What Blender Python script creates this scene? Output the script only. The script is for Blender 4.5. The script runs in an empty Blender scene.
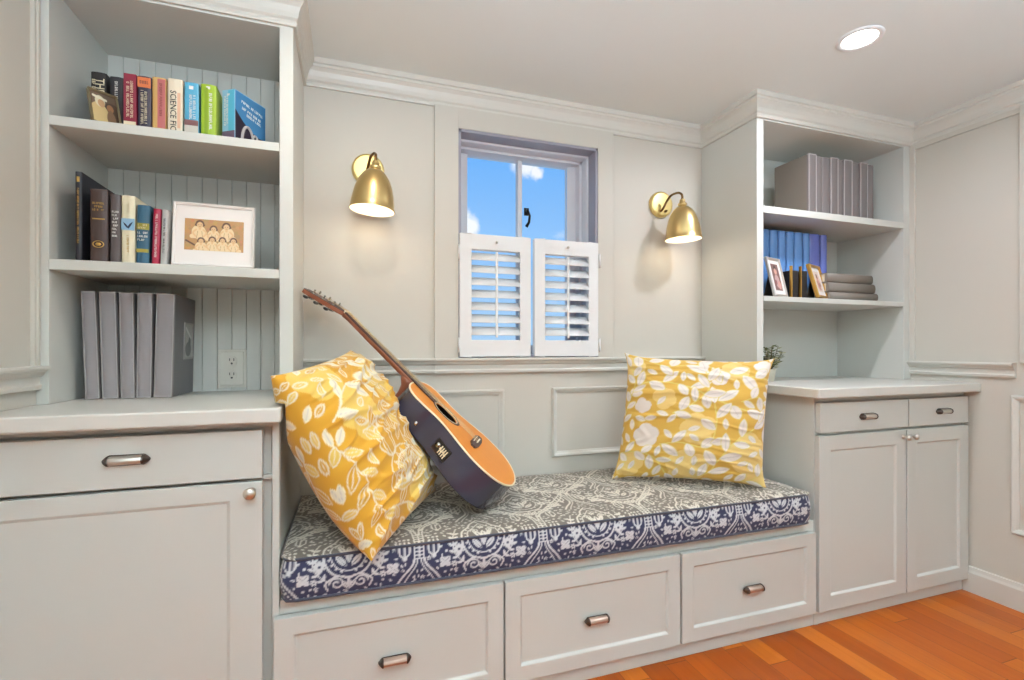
import bpy, bmesh, math, random
import numpy as np
from mathutils import Vector, Matrix, Euler, noise

PI = math.pi
SC = bpy.context.scene
COL = SC.collection

# ------------------------------------------------------------------ camera
def lin1(c):
    c /= 255.0
    return c / 12.92 if c <= 0.04045 else ((c + 0.055) / 1.055) ** 2.4
def rgb(r, g, b): return (lin1(r), lin1(g), lin1(b), 1.0)

cam = bpy.data.cameras.new('camera'); camo = bpy.data.objects.new('camera', cam); COL.objects.link(camo)
camo.location = (0, 0, 1.056)
camo.rotation_euler = (PI / 2, 0, -math.radians(18.49))
cam.sensor_width = 36.0; cam.lens = 482.8 / 1024 * 36.0
cam.shift_y = 8.9 / 1024; cam.clip_start = 0.02
SC.camera = camo

# ------------------------------------------------------------------ view + sky
SC.view_settings.view_transform = 'Standard'; SC.view_settings.look = 'None'
SC.view_settings.gamma = 1.0; SC.view_settings.use_curve_mapping = False
SC.view_settings.exposure = 0.0

W = bpy.data.worlds.new('sky'); SC.world = W; W.use_nodes = True
wn = W.node_tree.nodes; wl = W.node_tree.links; wn.clear()
w_out = wn.new('ShaderNodeOutputWorld'); w_bg = wn.new('ShaderNodeBackground')
w_tc = wn.new('ShaderNodeTexCoord'); w_noise = wn.new('ShaderNodeTexNoise')
w_map = wn.new('ShaderNodeMapping'); w_map.inputs['Scale'].default_value = (1.0, 1.0, 1.9)
w_map.inputs['Location'].default_value = (0.37, 0.10, 0.22)
w_noise.inputs['Scale'].default_value = 4.2; w_noise.inputs['Detail'].default_value = 6.0
w_noise.inputs['Roughness'].default_value = 0.5
w_ramp = wn.new('ShaderNodeValToRGB')
w_ramp.color_ramp.elements[0].position = 0.60; w_ramp.color_ramp.elements[1].position = 0.74
w_sep = wn.new('ShaderNodeSeparateXYZ')
w_grad = wn.new('ShaderNodeValToRGB')
w_grad.color_ramp.elements[0].position = 0.0; w_grad.color_ramp.elements[0].color = rgb(176, 214, 246)
w_grad.color_ramp.elements[1].position = 0.42; w_grad.color_ramp.elements[1].color = rgb(104, 178, 252)
w_mix = wn.new('ShaderNodeMixRGB'); w_mix.inputs[2].default_value = (0.95, 0.97, 1.0, 1)
wl.new(w_tc.outputs['Generated'], w_map.inputs['Vector']); wl.new(w_map.outputs[0], w_noise.inputs['Vector'])
wl.new(w_noise.outputs['Fac'], w_ramp.inputs['Fac']); wl.new(w_tc.outputs['Generated'], w_sep.inputs[0])
wl.new(w_sep.outputs['Z'], w_grad.inputs['Fac']); wl.new(w_grad.outputs[0], w_mix.inputs[1])
# two small fair-weather clouds, ragged by the noise
w_ragged = wn.new('ShaderNodeTexNoise'); w_ragged.inputs['Scale'].default_value = 26.0; w_ragged.inputs['Detail'].default_value = 5.0
wl.new(w_tc.outputs['Generated'], w_ragged.inputs['Vector'])
w_last = w_ramp.outputs[0]
for cdir, cr in (((.3200, .8765, .3580), .034), ((.3450, .8745, .3450), .024), ((.2200, .9419, .2450), .036)):
    dv = wn.new('ShaderNodeVectorMath'); dv.operation = 'DISTANCE'; dv.inputs[1].default_value = Vector(cdir).normalized()
    wl.new(w_tc.outputs['Generated'], dv.inputs[0])
    ad = wn.new('ShaderNodeMath'); ad.operation = 'MULTIPLY_ADD'; ad.inputs[1].default_value = .075; wl.new(w_ragged.outputs['Fac'], ad.inputs[0]); wl.new(dv.outputs['Value'], ad.inputs[2])
    mr = wn.new('ShaderNodeMapRange'); mr.interpolation_type = 'SMOOTHSTEP'; mr.inputs['From Min'].default_value = .037 + cr; mr.inputs['From Max'].default_value = .037 + cr * .35; wl.new(ad.outputs[0], mr.inputs['Value'])
    mx_ = wn.new('ShaderNodeMath'); mx_.operation = 'MAXIMUM'; wl.new(mr.outputs[0], mx_.inputs[0]); wl.new(w_last, mx_.inputs[1]); w_last = mx_.outputs[0]
wl.new(w_last, w_mix.inputs[0]); wl.new(w_mix.outputs[0], w_bg.inputs['Color'])
w_bg.inputs['Strength'].default_value = 1.06
wl.new(w_bg.outputs[0], w_out.inputs[0])

# ------------------------------------------------------------------ lights (added uplights and daylight fill behind the camera, recessed ceiling lamps)
def area_light(name, loc, rot, sx, sy, power, color, shape='RECTANGLE', spread=PI):
    l = bpy.data.lights.new(name, 'AREA'); l.shape = shape; l.size = sx; l.size_y = sy
    l.energy = power; l.color = color; l.spread = spread
    o = bpy.data.objects.new(name, l); o.location = loc; o.rotation_euler = rot; COL.objects.link(o)
    return o
DAY_W = (.8, .6); UP_W = 104.0; UP2_W = 18.0; UPC = (.81, .985, 1.13); UP2C = (.70, 1, 1.2); LAMPC = [(.96, .97, 1.06), (1.12, .97, .80)]; DAYC = (.8, .95, 1)
DAY = DAYC; WARM = (1.0, 0.86, 0.68)
area_light('rear_daylight_fill', (0.35, -2.30, 1.35), (PI / 2, 0, 0), 1.3, 1.3, DAY_W[0], DAY)  # added daylight fill, here and below; the rear wall has no window
area_light('rear_daylight_fill', (1.75, -2.30, 1.35), (PI / 2, 0, 0), 1.0, 1.3, DAY_W[1], DAY)
CEILING_LAMPS = [(1.663, 1.197), (0.06, 1.21)]
LAMP_W = [8.6, 3.3]
SCONCE_W = 0.32
area_light('added_uplight', (0.20, -0.60, 1.45), (PI, 0, 0), .6, .6, UP_W, UPC, 'DISK')  # unseen uplight, added to bounce light off the ceiling; no lamp stands here
area_light('added_uplight', (2.00, -0.60, 1.45), (PI, 0, 0), .6, .6, UP2_W, UP2C, 'DISK')  # second added uplight, brightens the right side

# ------------------------------------------------------------------ helpers
ORG = {}
class MB:
    def __init__(s): s.v = []; s.f = []; s.m = []; s.sm = []; s.col = None
    def add(s, verts, faces, m=0, smooth=False):
        n = len(s.v); s.v += [tuple(p) for p in verts]
        for f in faces: s.f.append(tuple(i + n for i in f)); s.m.append(m); s.sm.append(smooth)
    def box(s, x0, x1, y0, y1, z0, z1, m=0, M=None):
        vs = [(x, y, z) for x in (x0, x1) for y in (y0, y1) for z in (z0, z1)]
        if M is not None: vs = [tuple(M @ Vector(p)) for p in vs]
        s.add(vs, [(0, 1, 3, 2), (4, 6, 7, 5), (0, 4, 5, 1), (2, 3, 7, 6), (0, 2, 6, 4), (1, 5, 7, 3)], m)
        return s
    def loft(s, rings, closed=True, caps=True, m=0, smooth=True):
        n = len(rings[0]); vs = [p for r in rings for p in r]; fs = []
        for a in range(len(rings) - 1):
            for i in range(n if closed else n - 1):
                j = (i + 1) % n
                fs.append((a * n + i, a * n + j, (a + 1) * n + j, (a + 1) * n + i))
        s.add(vs, fs, m, smooth)
        if caps and closed:
            s.add(rings[0], [tuple(range(n))[::-1]], m, False); s.add(rings[-1], [tuple(range(n))], m, False)
        return s
    def lathe(s, prof, M=None, n=32, m=0, caps=False, smooth=True):
        M = M or Matrix()
        rings = [[tuple(M @ Vector((r * math.cos(2 * PI * i / n), r * math.sin(2 * PI * i / n), z))) for i in range(n)] for r, z in prof]
        return s.loft(rings, True, caps, m, smooth)
    def tube(s, pts, r, n=10, m=0, closed=False, caps=True):
        P = [Vector(p) for p in pts]; N = len(P); rings = []
        up = None
        for i in range(N):
            a = P[(i - 1) % N] if (closed or i > 0) else P[i]; b = P[(i + 1) % N] if (closed or i < N - 1) else P[i]
            t = (b - a).normalized()
            if up is None: up = t.orthogonal().normalized()
            up = (up - t * up.dot(t))
            if up.length < 1e-6: up = t.orthogonal()
            up.normalize(); w = t.cross(up)
            rr = r[i] if isinstance(r, (list, tuple)) else r
            rings.append([tuple(P[i] + (up * math.cos(2 * PI * k / n) + w * math.sin(2 * PI * k / n)) * rr) for k in range(n)])
        if closed: rings.append(rings[0])
        return s.loft(rings, True, caps and not closed, m, True)
    def prism(s, poly, h0, h1, M=None, m=0, smooth=False):
        M = M or Matrix(); n = len(poly)
        a = [tuple(M @ Vector((p[0], p[1], h0))) for p in poly]; b = [tuple(M @ Vector((p[0], p[1], h1))) for p in poly]
        s.add(a + b, [(i, (i + 1) % n, n + (i + 1) % n, n + i) for i in range(n)], m, smooth)
        s.add(a, [tuple(range(n))[::-1]], m); s.add(b, [tuple(range(n))], m)
        return s
    def mould(s, path, prof, m=0, closed=False):
        """sweep a profile of (offset to the left of the path, z) along a plan path with mitred corners"""
        P = [Vector((p[0], p[1])) for p in path]; N = len(P); rings = []
        for i in range(N):
            d0 = (P[i] - P[i - 1]).normalized() if (i > 0 or closed) else None
            d1 = (P[(i + 1) % N] - P[i]).normalized() if (i < N - 1 or closed) else None
            d0 = d0 or d1; d1 = d1 or d0
            n0 = Vector((-d0.y, d0.x)); n1 = Vector((-d1.y, d1.x))
            k = (n0 + n1); k = k / max(1e-6, k.dot(n0))
            rings.append([(P[i].x + k.x * o, P[i].y + k.y * o, z) for o, z in prof])
        if closed: rings.append(rings[0])
        return s.loft(rings, True, not closed, m, False)
    def ring_frame(s, rect, prof, place, m=0):
        """mitred picture-frame moulding: rect (a0,a1,b0,b1), prof (inset, height), place(a,b,h)->xyz"""
        a0, a1, b0, b1 = rect
        rings = []
        for (sa, sb) in ((0, 0), (1, 0), (1, 1), (0, 1), (0, 0)):
            rings.append([place((a1 - o) if sa else (a0 + o), (b1 - o) if sb else (b0 + o), h) for o, h in prof])
        return s.loft(rings, True, False, m, False)
    def build(s, name, mats, parent=None, origin=None, bevel=0.0, seg=2, M=None, fixn=True):
        me = bpy.data.meshes.new(name)
        org = Vector(ORG.get(parent.name_full, (0, 0, 0))) if parent else Vector(origin or (0, 0, 0))
        me.from_pydata([tuple(Vector(p) - org) for p in s.v], [], s.f)
        if not isinstance(mats, (list, tuple)): mats = [mats]
        for mm in mats: me.materials.append(mm)
        me.polygons.foreach_set('material_index', s.m); me.polygons.foreach_set('use_smooth', s.sm)
        if s.col is not None:
            ca = me.color_attributes.new('Col', 'FLOAT_COLOR', 'POINT')
            c = np.ones((len(s.v), 4), np.float32); c[:len(s.col), :3] = s.col
            ca.data.foreach_set('color', c.ravel())
        if fixn:
            bm = bmesh.new(); bm.from_mesh(me); bmesh.ops.remove_doubles(bm, verts=bm.verts, dist=1e-6)
            bmesh.ops.recalc_face_normals(bm, faces=bm.faces); bm.to_mesh(me); bm.free()
        o = bpy.data.objects.new(name, me); COL.objects.link(o)
        if parent: o.parent = parent; ORG[o.name_full] = tuple(org)
        else:
            o.location = org; ORG[o.name_full] = tuple(org)
        if bevel:
            b = o.modifiers.new('bevel', 'BEVEL'); b.width = bevel; b.segments = seg; b.limit_method = 'ANGLE'; b.angle_limit = math.radians(35)
            b.harden_normals = False
        return o

def tag(o, label, cat, group=None):
    o['label'] = label; o['category'] = cat
    if group: o['group'] = group
    return o
def thing(name, label, cat, loc=(0, 0, 0), group=None):
    o = bpy.data.objects.new(name, None); COL.objects.link(o); o.empty_display_size = 0.05
    o.location = loc; ORG[o.name_full] = tuple(loc)
    return tag(o, label, cat, group)
def local_thing(name, label, cat, matrix, group=None):
    """an Empty whose children are modelled in its own local space"""
    o = bpy.data.objects.new(name, None); COL.objects.link(o); o.empty_display_size = 0.05
    o.matrix_world = matrix; ORG[o.name_full] = (0, 0, 0)
    return tag(o, label, cat, group)
def struct(o): o['kind'] = 'structure'; return o
def lab(o, t): o['label'] = t; return o

# ------------------------------------------------------------------ materials
def mat(name, color, rough=0.5, metal=0.0, bump=0.0, bscale=200.0, var=0.0, vscale=6.0, sheen=0.0, spec=0.5, coat=0.0, sheen_tint=None, sheen_rough=0.4, stretch=None):
    m = bpy.data.materials.new(name); m.use_nodes = True; nt = m.node_tree; b = nt.nodes['Principled BSDF']
    b.inputs['Base Color'].default_value = color; b.inputs['Roughness'].default_value = rough; b.inputs['Metallic'].default_value = metal
    b.inputs['Specular IOR Level'].default_value = spec; b.inputs['Coat Weight'].default_value = coat
    b.inputs['Sheen Weight'].default_value = sheen; b.inputs['Sheen Roughness'].default_value = sheen_rough
    if sheen_tint: b.inputs['Sheen Tint'].default_value = sheen_tint
    tc = nt.nodes.new('ShaderNodeTexCoord'); src = tc.outputs['Object']
    if stretch:
        mp = nt.nodes.new('ShaderNodeMapping'); mp.inputs['Scale'].default_value = stretch
        nt.links.new(src, mp.inputs['Vector']); src = mp.outputs[0]
    if var:
        n = nt.nodes.new('ShaderNodeTexNoise'); n.inputs['Scale'].default_value = vscale; n.inputs['Detail'].default_value = 3
        nt.links.new(src, n.inputs['Vector'])
        mx = nt.nodes.new('ShaderNodeMixRGB'); mx.inputs[1].default_value = tuple(c * (1 - var) for c in color[:3]) + (1,)
        mx.inputs[2].default_value = tuple(min(1, c * (1 + var)) for c in color[:3]) + (1,)
        nt.links.new(n.outputs['Fac'], mx.inputs[0]); nt.links.new(mx.outputs[0], b.inputs['Base Color'])
    if bump:
        n = nt.nodes.new('ShaderNodeTexNoise'); n.inputs['Scale'].default_value = bscale; n.inputs['Detail'].default_value = 4
        nt.links.new(src, n.inputs['Vector'])
        bp = nt.nodes.new('ShaderNodeBump'); bp.inputs['Strength'].default_value = bump; bp.inputs['Distance'].default_value = 0.002
        nt.links.new(n.outputs['Fac'], bp.inputs['Height']); nt.links.new(bp.outputs[0], b.inputs['Normal'])
    return m
def emis(name, color, strength):
    m = bpy.data.materials.new(name); m.use_nodes = True; b = m.node_tree.nodes['Principled BSDF']
    b.inputs['Base Color'].default_value = (0.9, 0.9, 0.9, 1); b.inputs['Emission Color'].default_value = color
    b.inputs['Emission Strength'].default_value = strength
    return m
def printed(name, rough=0.85, sheen=0.0, bump=0.15, bscale=900, sheen_tint=None, sheen_rough=0.4, spec=0.3):
    """cloth or paper whose print is kept in the mesh's colour attribute, woven surface on top"""
    m = mat(name, (1, 1, 1, 1), rough, 0, bump, bscale, sheen=sheen, sheen_tint=sheen_tint, sheen_rough=sheen_rough, spec=spec)
    nt = m.node_tree; a = nt.nodes.new('ShaderNodeAttribute'); a.attribute_name = 'Col'
    nt.links.new(a.outputs['Color'], nt.nodes['Principled BSDF'].inputs['Base Color'])
    return m

PAINT = mat('wall_paint', rgb(203, 197, 186), 0.5, var=0.012, vscale=3)
CAB = mat('cabinet_paint', rgb(207, 206, 199), 0.38, var=0.012, vscale=3)
TRIM = mat('trim_paint', rgb(210, 206, 197), 0.4, var=0.01, vscale=3)
CEIL = mat('ceiling_paint', rgb(228, 232, 229), 0.8, var=0.012)
COUNTER = mat('countertop_paint', rgb(214, 210, 202), 0.3, var=0.01, vscale=3)
WHITE = mat('shutter_white', rgb(232, 232, 232), 0.4, var=0.01, vscale=3)
SASH = mat('sash_paint', rgb(214, 213, 218), 0.4, var=0.01, vscale=3)
JAMB = mat('jamb_lavender_grey', rgb(152, 149, 160), 0.42, var=0.01, vscale=3)
NICKEL = mat('brushed_nickel', rgb(214, 208, 200), 0.42, 1.0, bump=0.03, bscale=300)
CUP = mat('warm_nickel', rgb(206, 186, 172), 0.42, 1.0, bump=0.03, bscale=300)
BRONZE = mat('dark_bronze', rgb(92, 82, 76), 0.4, 1.0, bump=0.03, bscale=300)
BRASS = mat('satin_brass', rgb(214, 186, 128), 0.33, 1.0, bump=0.02, bscale=400)
BRASS_PLATE = mat('pale_brass', rgb(228, 205, 140), 0.42, 1.0, bump=0.02, bscale=400)
BRASS_DARK = mat('aged_brass', rgb(128, 100, 62), 0.35, 1.0, bump=0.02, bscale=400)
SHADE_IN = mat('shade_white_enamel', rgb(245, 240, 228), 0.6, bump=0.01)
BULB = emis('bulb_glow', (1.0, 0.86, 0.66, 1), 7.0)
LENS = emis('lamp_lens', (1.0, 0.95, 0.88, 1), 9.0)
BLACK = mat('black_iron', rgb(28, 27, 28), 0.45, 0.6, bump=0.05)
DARK = mat('dark_slot', rgb(30, 28, 26), 0.8, bump=0.05)
PLASTIC = mat('outlet_plastic', rgb(222, 217, 206), 0.4, bump=0.01)
PAPER = mat('page_paper', rgb(226, 214, 188), 0.9, bump=0.3, bscale=500, stretch=(8, 1, 1))
GREY_ALBUM = mat('grey_album_cloth', rgb(148, 140, 141), 0.55, bump=0.15, bscale=700, var=0.03)
GREY_EDGE = mat('grey_album_edge', rgb(166, 158, 156), 0.5, bump=0.1, bscale=600)
GREY_COVER = mat('grey_album_cover', rgb(118, 114, 116), 0.5, bump=0.15, bscale=700, var=0.03)
SLATE = mat('slate_album', rgb(116, 108, 106), 0.5, bump=0.12, bscale=700, var=0.03)
SLATE_COVER = mat('slate_album_cover', rgb(118, 108, 97), 0.6, bump=0.12, bscale=700, var=0.03)
TAUPE = mat('taupe_album', rgb(128, 119, 110), 0.6, bump=0.12, bscale=700, var=0.04)
BLUE = mat('blue_binder_vinyl', rgb(98, 148, 212), 0.25, bump=0.05, bscale=400, var=0.05)
INDIGO = mat('indigo_binder_vinyl', rgb(98, 110, 188), 0.25, bump=0.05, bscale=400, var=0.05)
NAVYEDGE = mat('navy_binder_edge', rgb(44, 60, 120), 0.4, bump=0.05)
GLASS_CLEAR = None

def glass(name):
    m = bpy.data.materials.new(name); m.use_nodes = True; nt = m.node_tree; nt.nodes.clear()
    o = nt.nodes.new('ShaderNodeOutputMaterial'); t = nt.nodes.new('ShaderNodeBsdfTransparent'); g = nt.nodes.new('ShaderNodeBsdfGlossy')
    f = nt.nodes.new('ShaderNodeFresnel'); f.inputs['IOR'].default_value = 1.25; g.inputs['Roughness'].default_value = 0.02
    mx = nt.nodes.new('ShaderNodeMixShader'); nt.links.new(f.outputs[0], mx.inputs[0]); nt.links.new(t.outputs[0], mx.inputs[1])
    nt.links.new(g.outputs[0], mx.inputs[2]); nt.links.new(mx.outputs[0], o.inputs[0])
    t.inputs['Color'].default_value = (0.97, 0.98, 0.99, 1)
    return m
GLASS = glass('window_glass')

def wood_floor():
    m = bpy.data.materials.new('oak_floor'); m.use_nodes = True; nt = m.node_tree; N = nt.nodes; L = nt.links; b = N['Principled BSDF']
    tc = N.new('ShaderNodeTexCoord'); sp = N.new('ShaderNodeSeparateXYZ'); L.new(tc.outputs['Object'], sp.inputs[0])
    def math_(op, a, bb=None):
        n = N.new('ShaderNodeMath'); n.operation = op
        for i, x in enumerate((a, bb)):
            if x is None: continue
            if isinstance(x, (int, float)): n.inputs[i].default_value = x
            else: L.new(x, n.inputs[i])
        return n.outputs[0]
    xs = math_('DIVIDE', sp.outputs['X'], 0.083); xi = math_('FLOOR', xs); xf = math_('FRACT', xs)
    wn_ = N.new('ShaderNodeTexWhiteNoise'); wn_.noise_dimensions = '1D'; L.new(xi, wn_.inputs['W'])
    off = math_('MULTIPLY', wn_.outputs['Value'], 3.0)
    ys = math_('DIVIDE', math_('ADD', sp.outputs['Y'], off), 0.85); yi = math_('FLOOR', ys); yf = math_('FRACT', ys)
    cv = N.new('ShaderNodeCombineXYZ'); L.new(xi, cv.inputs[0]); L.new(yi, cv.inputs[1])
    w2 = N.new('ShaderNodeTexWhiteNoise'); w2.noise_dimensions = '2D'; L.new(cv.outputs[0], w2.inputs['Vector'])
    # grain stretched along each board
    cg = N.new('ShaderNodeCombineXYZ'); L.new(math_('MULTIPLY', sp.outputs['X'], 34.0), cg.inputs[0])
    L.new(math_('ADD', math_('MULTIPLY', sp.outputs['Y'], 2.2), math_('MULTIPLY', w2.outputs['Value'], 40.0)), cg.inputs[1]); L.new(math_('MULTIPLY', xi, 3.7), cg.inputs[2])
    ng = N.new('ShaderNodeTexNoise'); ng.inputs['Scale'].default_value = 1.4; ng.inputs['Detail'].default_value = 6; ng.inputs['Distortion'].default_value = 0.6
    L.new(cg.outputs[0], ng.inputs['Vector'])
    r1 = N.new('ShaderNodeValToRGB'); e = r1.color_ramp.elements
    e[0].position = 0.0; e[0].color = rgb(138, 58, 8); e[1].position = 1.0; e[1].color = rgb(210, 120, 34)
    k = e.new(0.5); k.color = rgb(180, 86, 14)
    L.new(math_('ADD', math_('MULTIPLY', w2.outputs['Value'], 0.62), math_('MULTIPLY', ng.outputs['Fac'], 0.40)), r1.inputs['Fac'])
    gap = math_('MAXIMUM', math_('GREATER_THAN', math_('ABSOLUTE', math_('SUBTRACT', xf, 0.5)), 0.488), math_('GREATER_THAN', math_('ABSOLUTE', math_('SUBTRACT', yf, 0.5)), 0.498))
    mx = N.new('ShaderNodeMixRGB'); mx.inputs[2].default_value = rgb(104, 48, 18); L.new(math_('MULTIPLY', gap, 0.75), mx.inputs[0]); L.new(r1.outputs[0], mx.inputs[1])
    L.new(mx.outputs[0], b.inputs['Base Color']); b.inputs['Roughness'].default_value = 0.34; b.inputs['Specular IOR Level'].default_value = 0.3
    bp = N.new('ShaderNodeBump'); bp.inputs['Strength'].default_value = 0.25; bp.inputs['Distance'].default_value = 0.001
    L.new(math_('SUBTRACT', math_('MULTIPLY', ng.outputs['Fac'], 0.3), gap), bp.inputs['Height']); L.new(bp.outputs[0], b.inputs['Normal'])
    return m
FLOOR = wood_floor()

# ------------------------------------------------------------------ room dimensions (metres)
XL, XR, YB, YREAR, ZC = -0.785, 2.566, 1.94, -2.35, 2.125
YF = 1.385            # face frames of the base units
YO = 1.3645           # overlay doors and drawer fronts
YU = 1.60             # face of the upper bookcases
CT, CB = 0.909, 0.872  # countertop
WX0, WX1, WZ0, WZ1 = 0.415, 1.05, 1.02, 1.952     # window opening

m_ = MB(); m_.box(XL - .1, XR + .1, YREAR - .1, YB + .25, -0.08, 0)
struct(m_.build('floor', FLOOR))
m_ = MB(); m_.box(XL - .1, XR + .1, YREAR - .1, YB + .25, ZC, ZC + .08)
struct(m_.build('ceiling', CEIL))
m_ = MB()
m_.box(XL - .1, WX0, YB, YB + .2, 0, ZC); m_.box(WX1, XR + .1, YB, YB + .2, 0, ZC)
m_.box(WX0, WX1, YB, YB + .2, 0, WZ0); m_.box(WX0, WX1, YB, YB + .2, WZ1, ZC)
struct(m_.build('wall_back', PAINT))
m_ = MB(); m_.box(XL - .1, XL, YREAR, YB, 0, ZC); struct(m_.build('wall_left', PAINT))
m_ = MB(); m_.box(XR, XR + .1, YREAR, YB, 0, ZC); struct(m_.build('wall_right', PAINT))
m_ = MB(); m_.box(XL, XR, YREAR - .1, YREAR, 0, ZC); struct(m_.build('wall_rear', PAINT))

# crown moulding round the room and the two bookcases
CROWN = [(0, 2.03), (.009, 2.03), (.011, 2.038), (.009, 2.046), (.015, 2.052), (.017, 2.066), (.023, 2.082), (.031, 2.092), (.034, 2.094), (.034, 2.103), (.040, 2.106), (.040, ZC), (0, ZC)]
path = [(XR, YREAR), (XR, YU), (1.622, YU), (1.622, YB), (-.165, YB), (-.165, YU), (XL, YU), (XL, YREAR)]
m_ = MB(); m_.mould(path, CROWN); struct(m_.build('trim_1', TRIM))
# chair rails
RAIL = [(0, .958), (.012, .958), (.014, .968), (.010, .973), (.010, .990), (.018, .996), (.022, 1.004), (.030, 1.008), (.032, 1.014), (.030, 1.019), (0, 1.019)]
m_ = MB(); m_.mould([(1.622, YB), (1.128, YB)], RAIL); m_.mould([(.318, YB), (-.165, YB)], RAIL)
RAILW = [(0, .958), (.019, .958), (.020, .968), (.017, .973), (.017, .990), (.024, .996), (.028, 1.004), (.037, 1.008), (.039, 1.014), (.037, 1.019), (0, 1.019)]
m_.mould([(1.128, YB), (.318, YB)], RAILW)
struct(m_.build('trim_2', TRIM))
dz = -.020
m_ = MB(); m_.mould([(XR, 1.21), (XR, YU)], [(o, z + dz) for o, z in RAIL]); struct(m_.build('trim_3', TRIM))
m_ = MB(); m_.mould([(XL, YU), (XL, YREAR)], [(o, z - .008) for o, z in RAIL]); struct(m_.build('trim_4', TRIM))
# flat boards round the window and the framing of the upper wall panels
m_ = MB(); t = .015
m_.box(.318, WX0, YB - t, YB, 1.019, 2.035); m_.box(WX1, 1.128, YB - t, YB, 1.019, 2.035); m_.box(WX0, WX1, YB - t, YB, WZ1, 2.035)
struct(m_.build('trim_5', PAINT, bevel=.0015))
m_ = MB()
m_.box(XR - t, XR, YREAR, 1.195, .999, 2.035); m_.box(XR - .012, XR, 1.578, YU, .999, 2.035); m_.box(XR - .008, XR, 1.195, 1.578, 2.008, 2.035)
struct(m_.build('trim_6', PAINT, bevel=.0015))
m_ = MB()
m_.box(XL, XL + .010, 1.575, YU, 1.011, 2.035); m_.box(XL, XL + .014, 1.584, 1.594, 1.011, 2.035)
struct(m_.build('trim_7', PAINT, bevel=.0015))
# wainscot picture-frame mouldings
PF = [(0, 0), (0, .006), (.005, .013), (.012, .011), (.018, .006), (.024, .004), (.024, 0)]
m_ = MB()
m_.ring_frame((0.0, .613, .585, .888), PF, lambda a, b, h: (a, YB - h, b))
m_.ring_frame((.831, 1.46, .585, .888), PF, lambda a, b, h: (a, YB - h, b))
struct(m_.build('trim_8', TRIM))
m_ = MB(); m_.ring_frame((.42, 1.225, .303, .866), PF, lambda a, b, h: (XR - h, a, b)); struct(m_.build('trim_9', TRIM))
m_ = MB(); m_.mould([(XR, YREAR), (XR, YF)], [(0, 0), (.016, 0), (.016, .085), (.012, .095), (.010, .108), (0, .110)]); struct(m_.build('baseboard_right', TRIM))
m_ = MB(); m_.mould([(XL, YF), (XL, YREAR)], [(0, 0), (.016, 0), (.016, .085), (.012, .095), (.010, .108), (0, .110)]); struct(m_.build('baseboard_left', TRIM))

# ------------------------------------------------------------------ window
YS = 2.085
win = thing('window_1', '', '', (0.7325, YB, WZ0)); del win['label'], win['category']; struct(win)
m_ = MB()
for x0, x1, z0, z1 in ((WX0, WX0 + .012, WZ0, WZ1), (WX1 - .012, WX1, WZ0, WZ1), (WX0, WX1, WZ1 - .012, WZ1), (WX0, WX1, WZ0, WZ0 + .012)):
    m_.box(x0, x1, YB - .012, YB + .2, z0, z1)
m_.build('window_jamb', JAMB, win, bevel=.001)
m_ = MB()   # stop beads in two steps towards the sash
for yy, w in ((YB + .055, .022), (YB + .105, .034)):
    x0, x1, z0, z1 = WX0 + .012, WX1 - .012, WZ0 + .012, WZ1 - .012
    m_.box(x0, x0 + w - .012, yy, YB + .19, z0, z1); m_.box(x1 - w + .012, x1, yy, YB + .19, z0, z1); m_.box(x0, x1, yy, YB + .19, z1 - w + .012, z1)
m_.build('window_frame', SASH, win, bevel=.002)
m_ = MB(); sx0, sx1, sz0, sz1 = .445, 1.020, WZ0 + .012, 1.945
for x0, x1, z0, z1 in ((sx0, .489, sz0, sz1), (.976, sx1, sz0, sz1), (.489, .976, 1.922, sz1), (.489, .976, sz0, sz0 + .04), (.7250, .7465, sz0 + .04, 1.922)):
    m_.box(x0, x1, YS, YS + .035, z0, z1)
sash = m_.build('sash', SASH, win, bevel=.003)
for x0, x1 in ((.489, .7250), (.7465, .976)):
    m_ = MB(); m_.box(x0, x1, YS + .016, YS + .020, sz0 + .04, 1.922); m_.build('pane', GLASS, win)
m_ = MB()
m_.tube([(.766, YS - .004, 1.690), (.766, YS - .022, 1.684), (.772, YS - .030, 1.660), (.770, YS - .026, 1.632), (.760, YS - .018, 1.612)], [.007, .006, .0055, .006, .0075], 10)
m_.box(.755, .777, YS - .006, YS, 1.668, 1.702)
m_.build('window_latch', BLACK, win)

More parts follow.
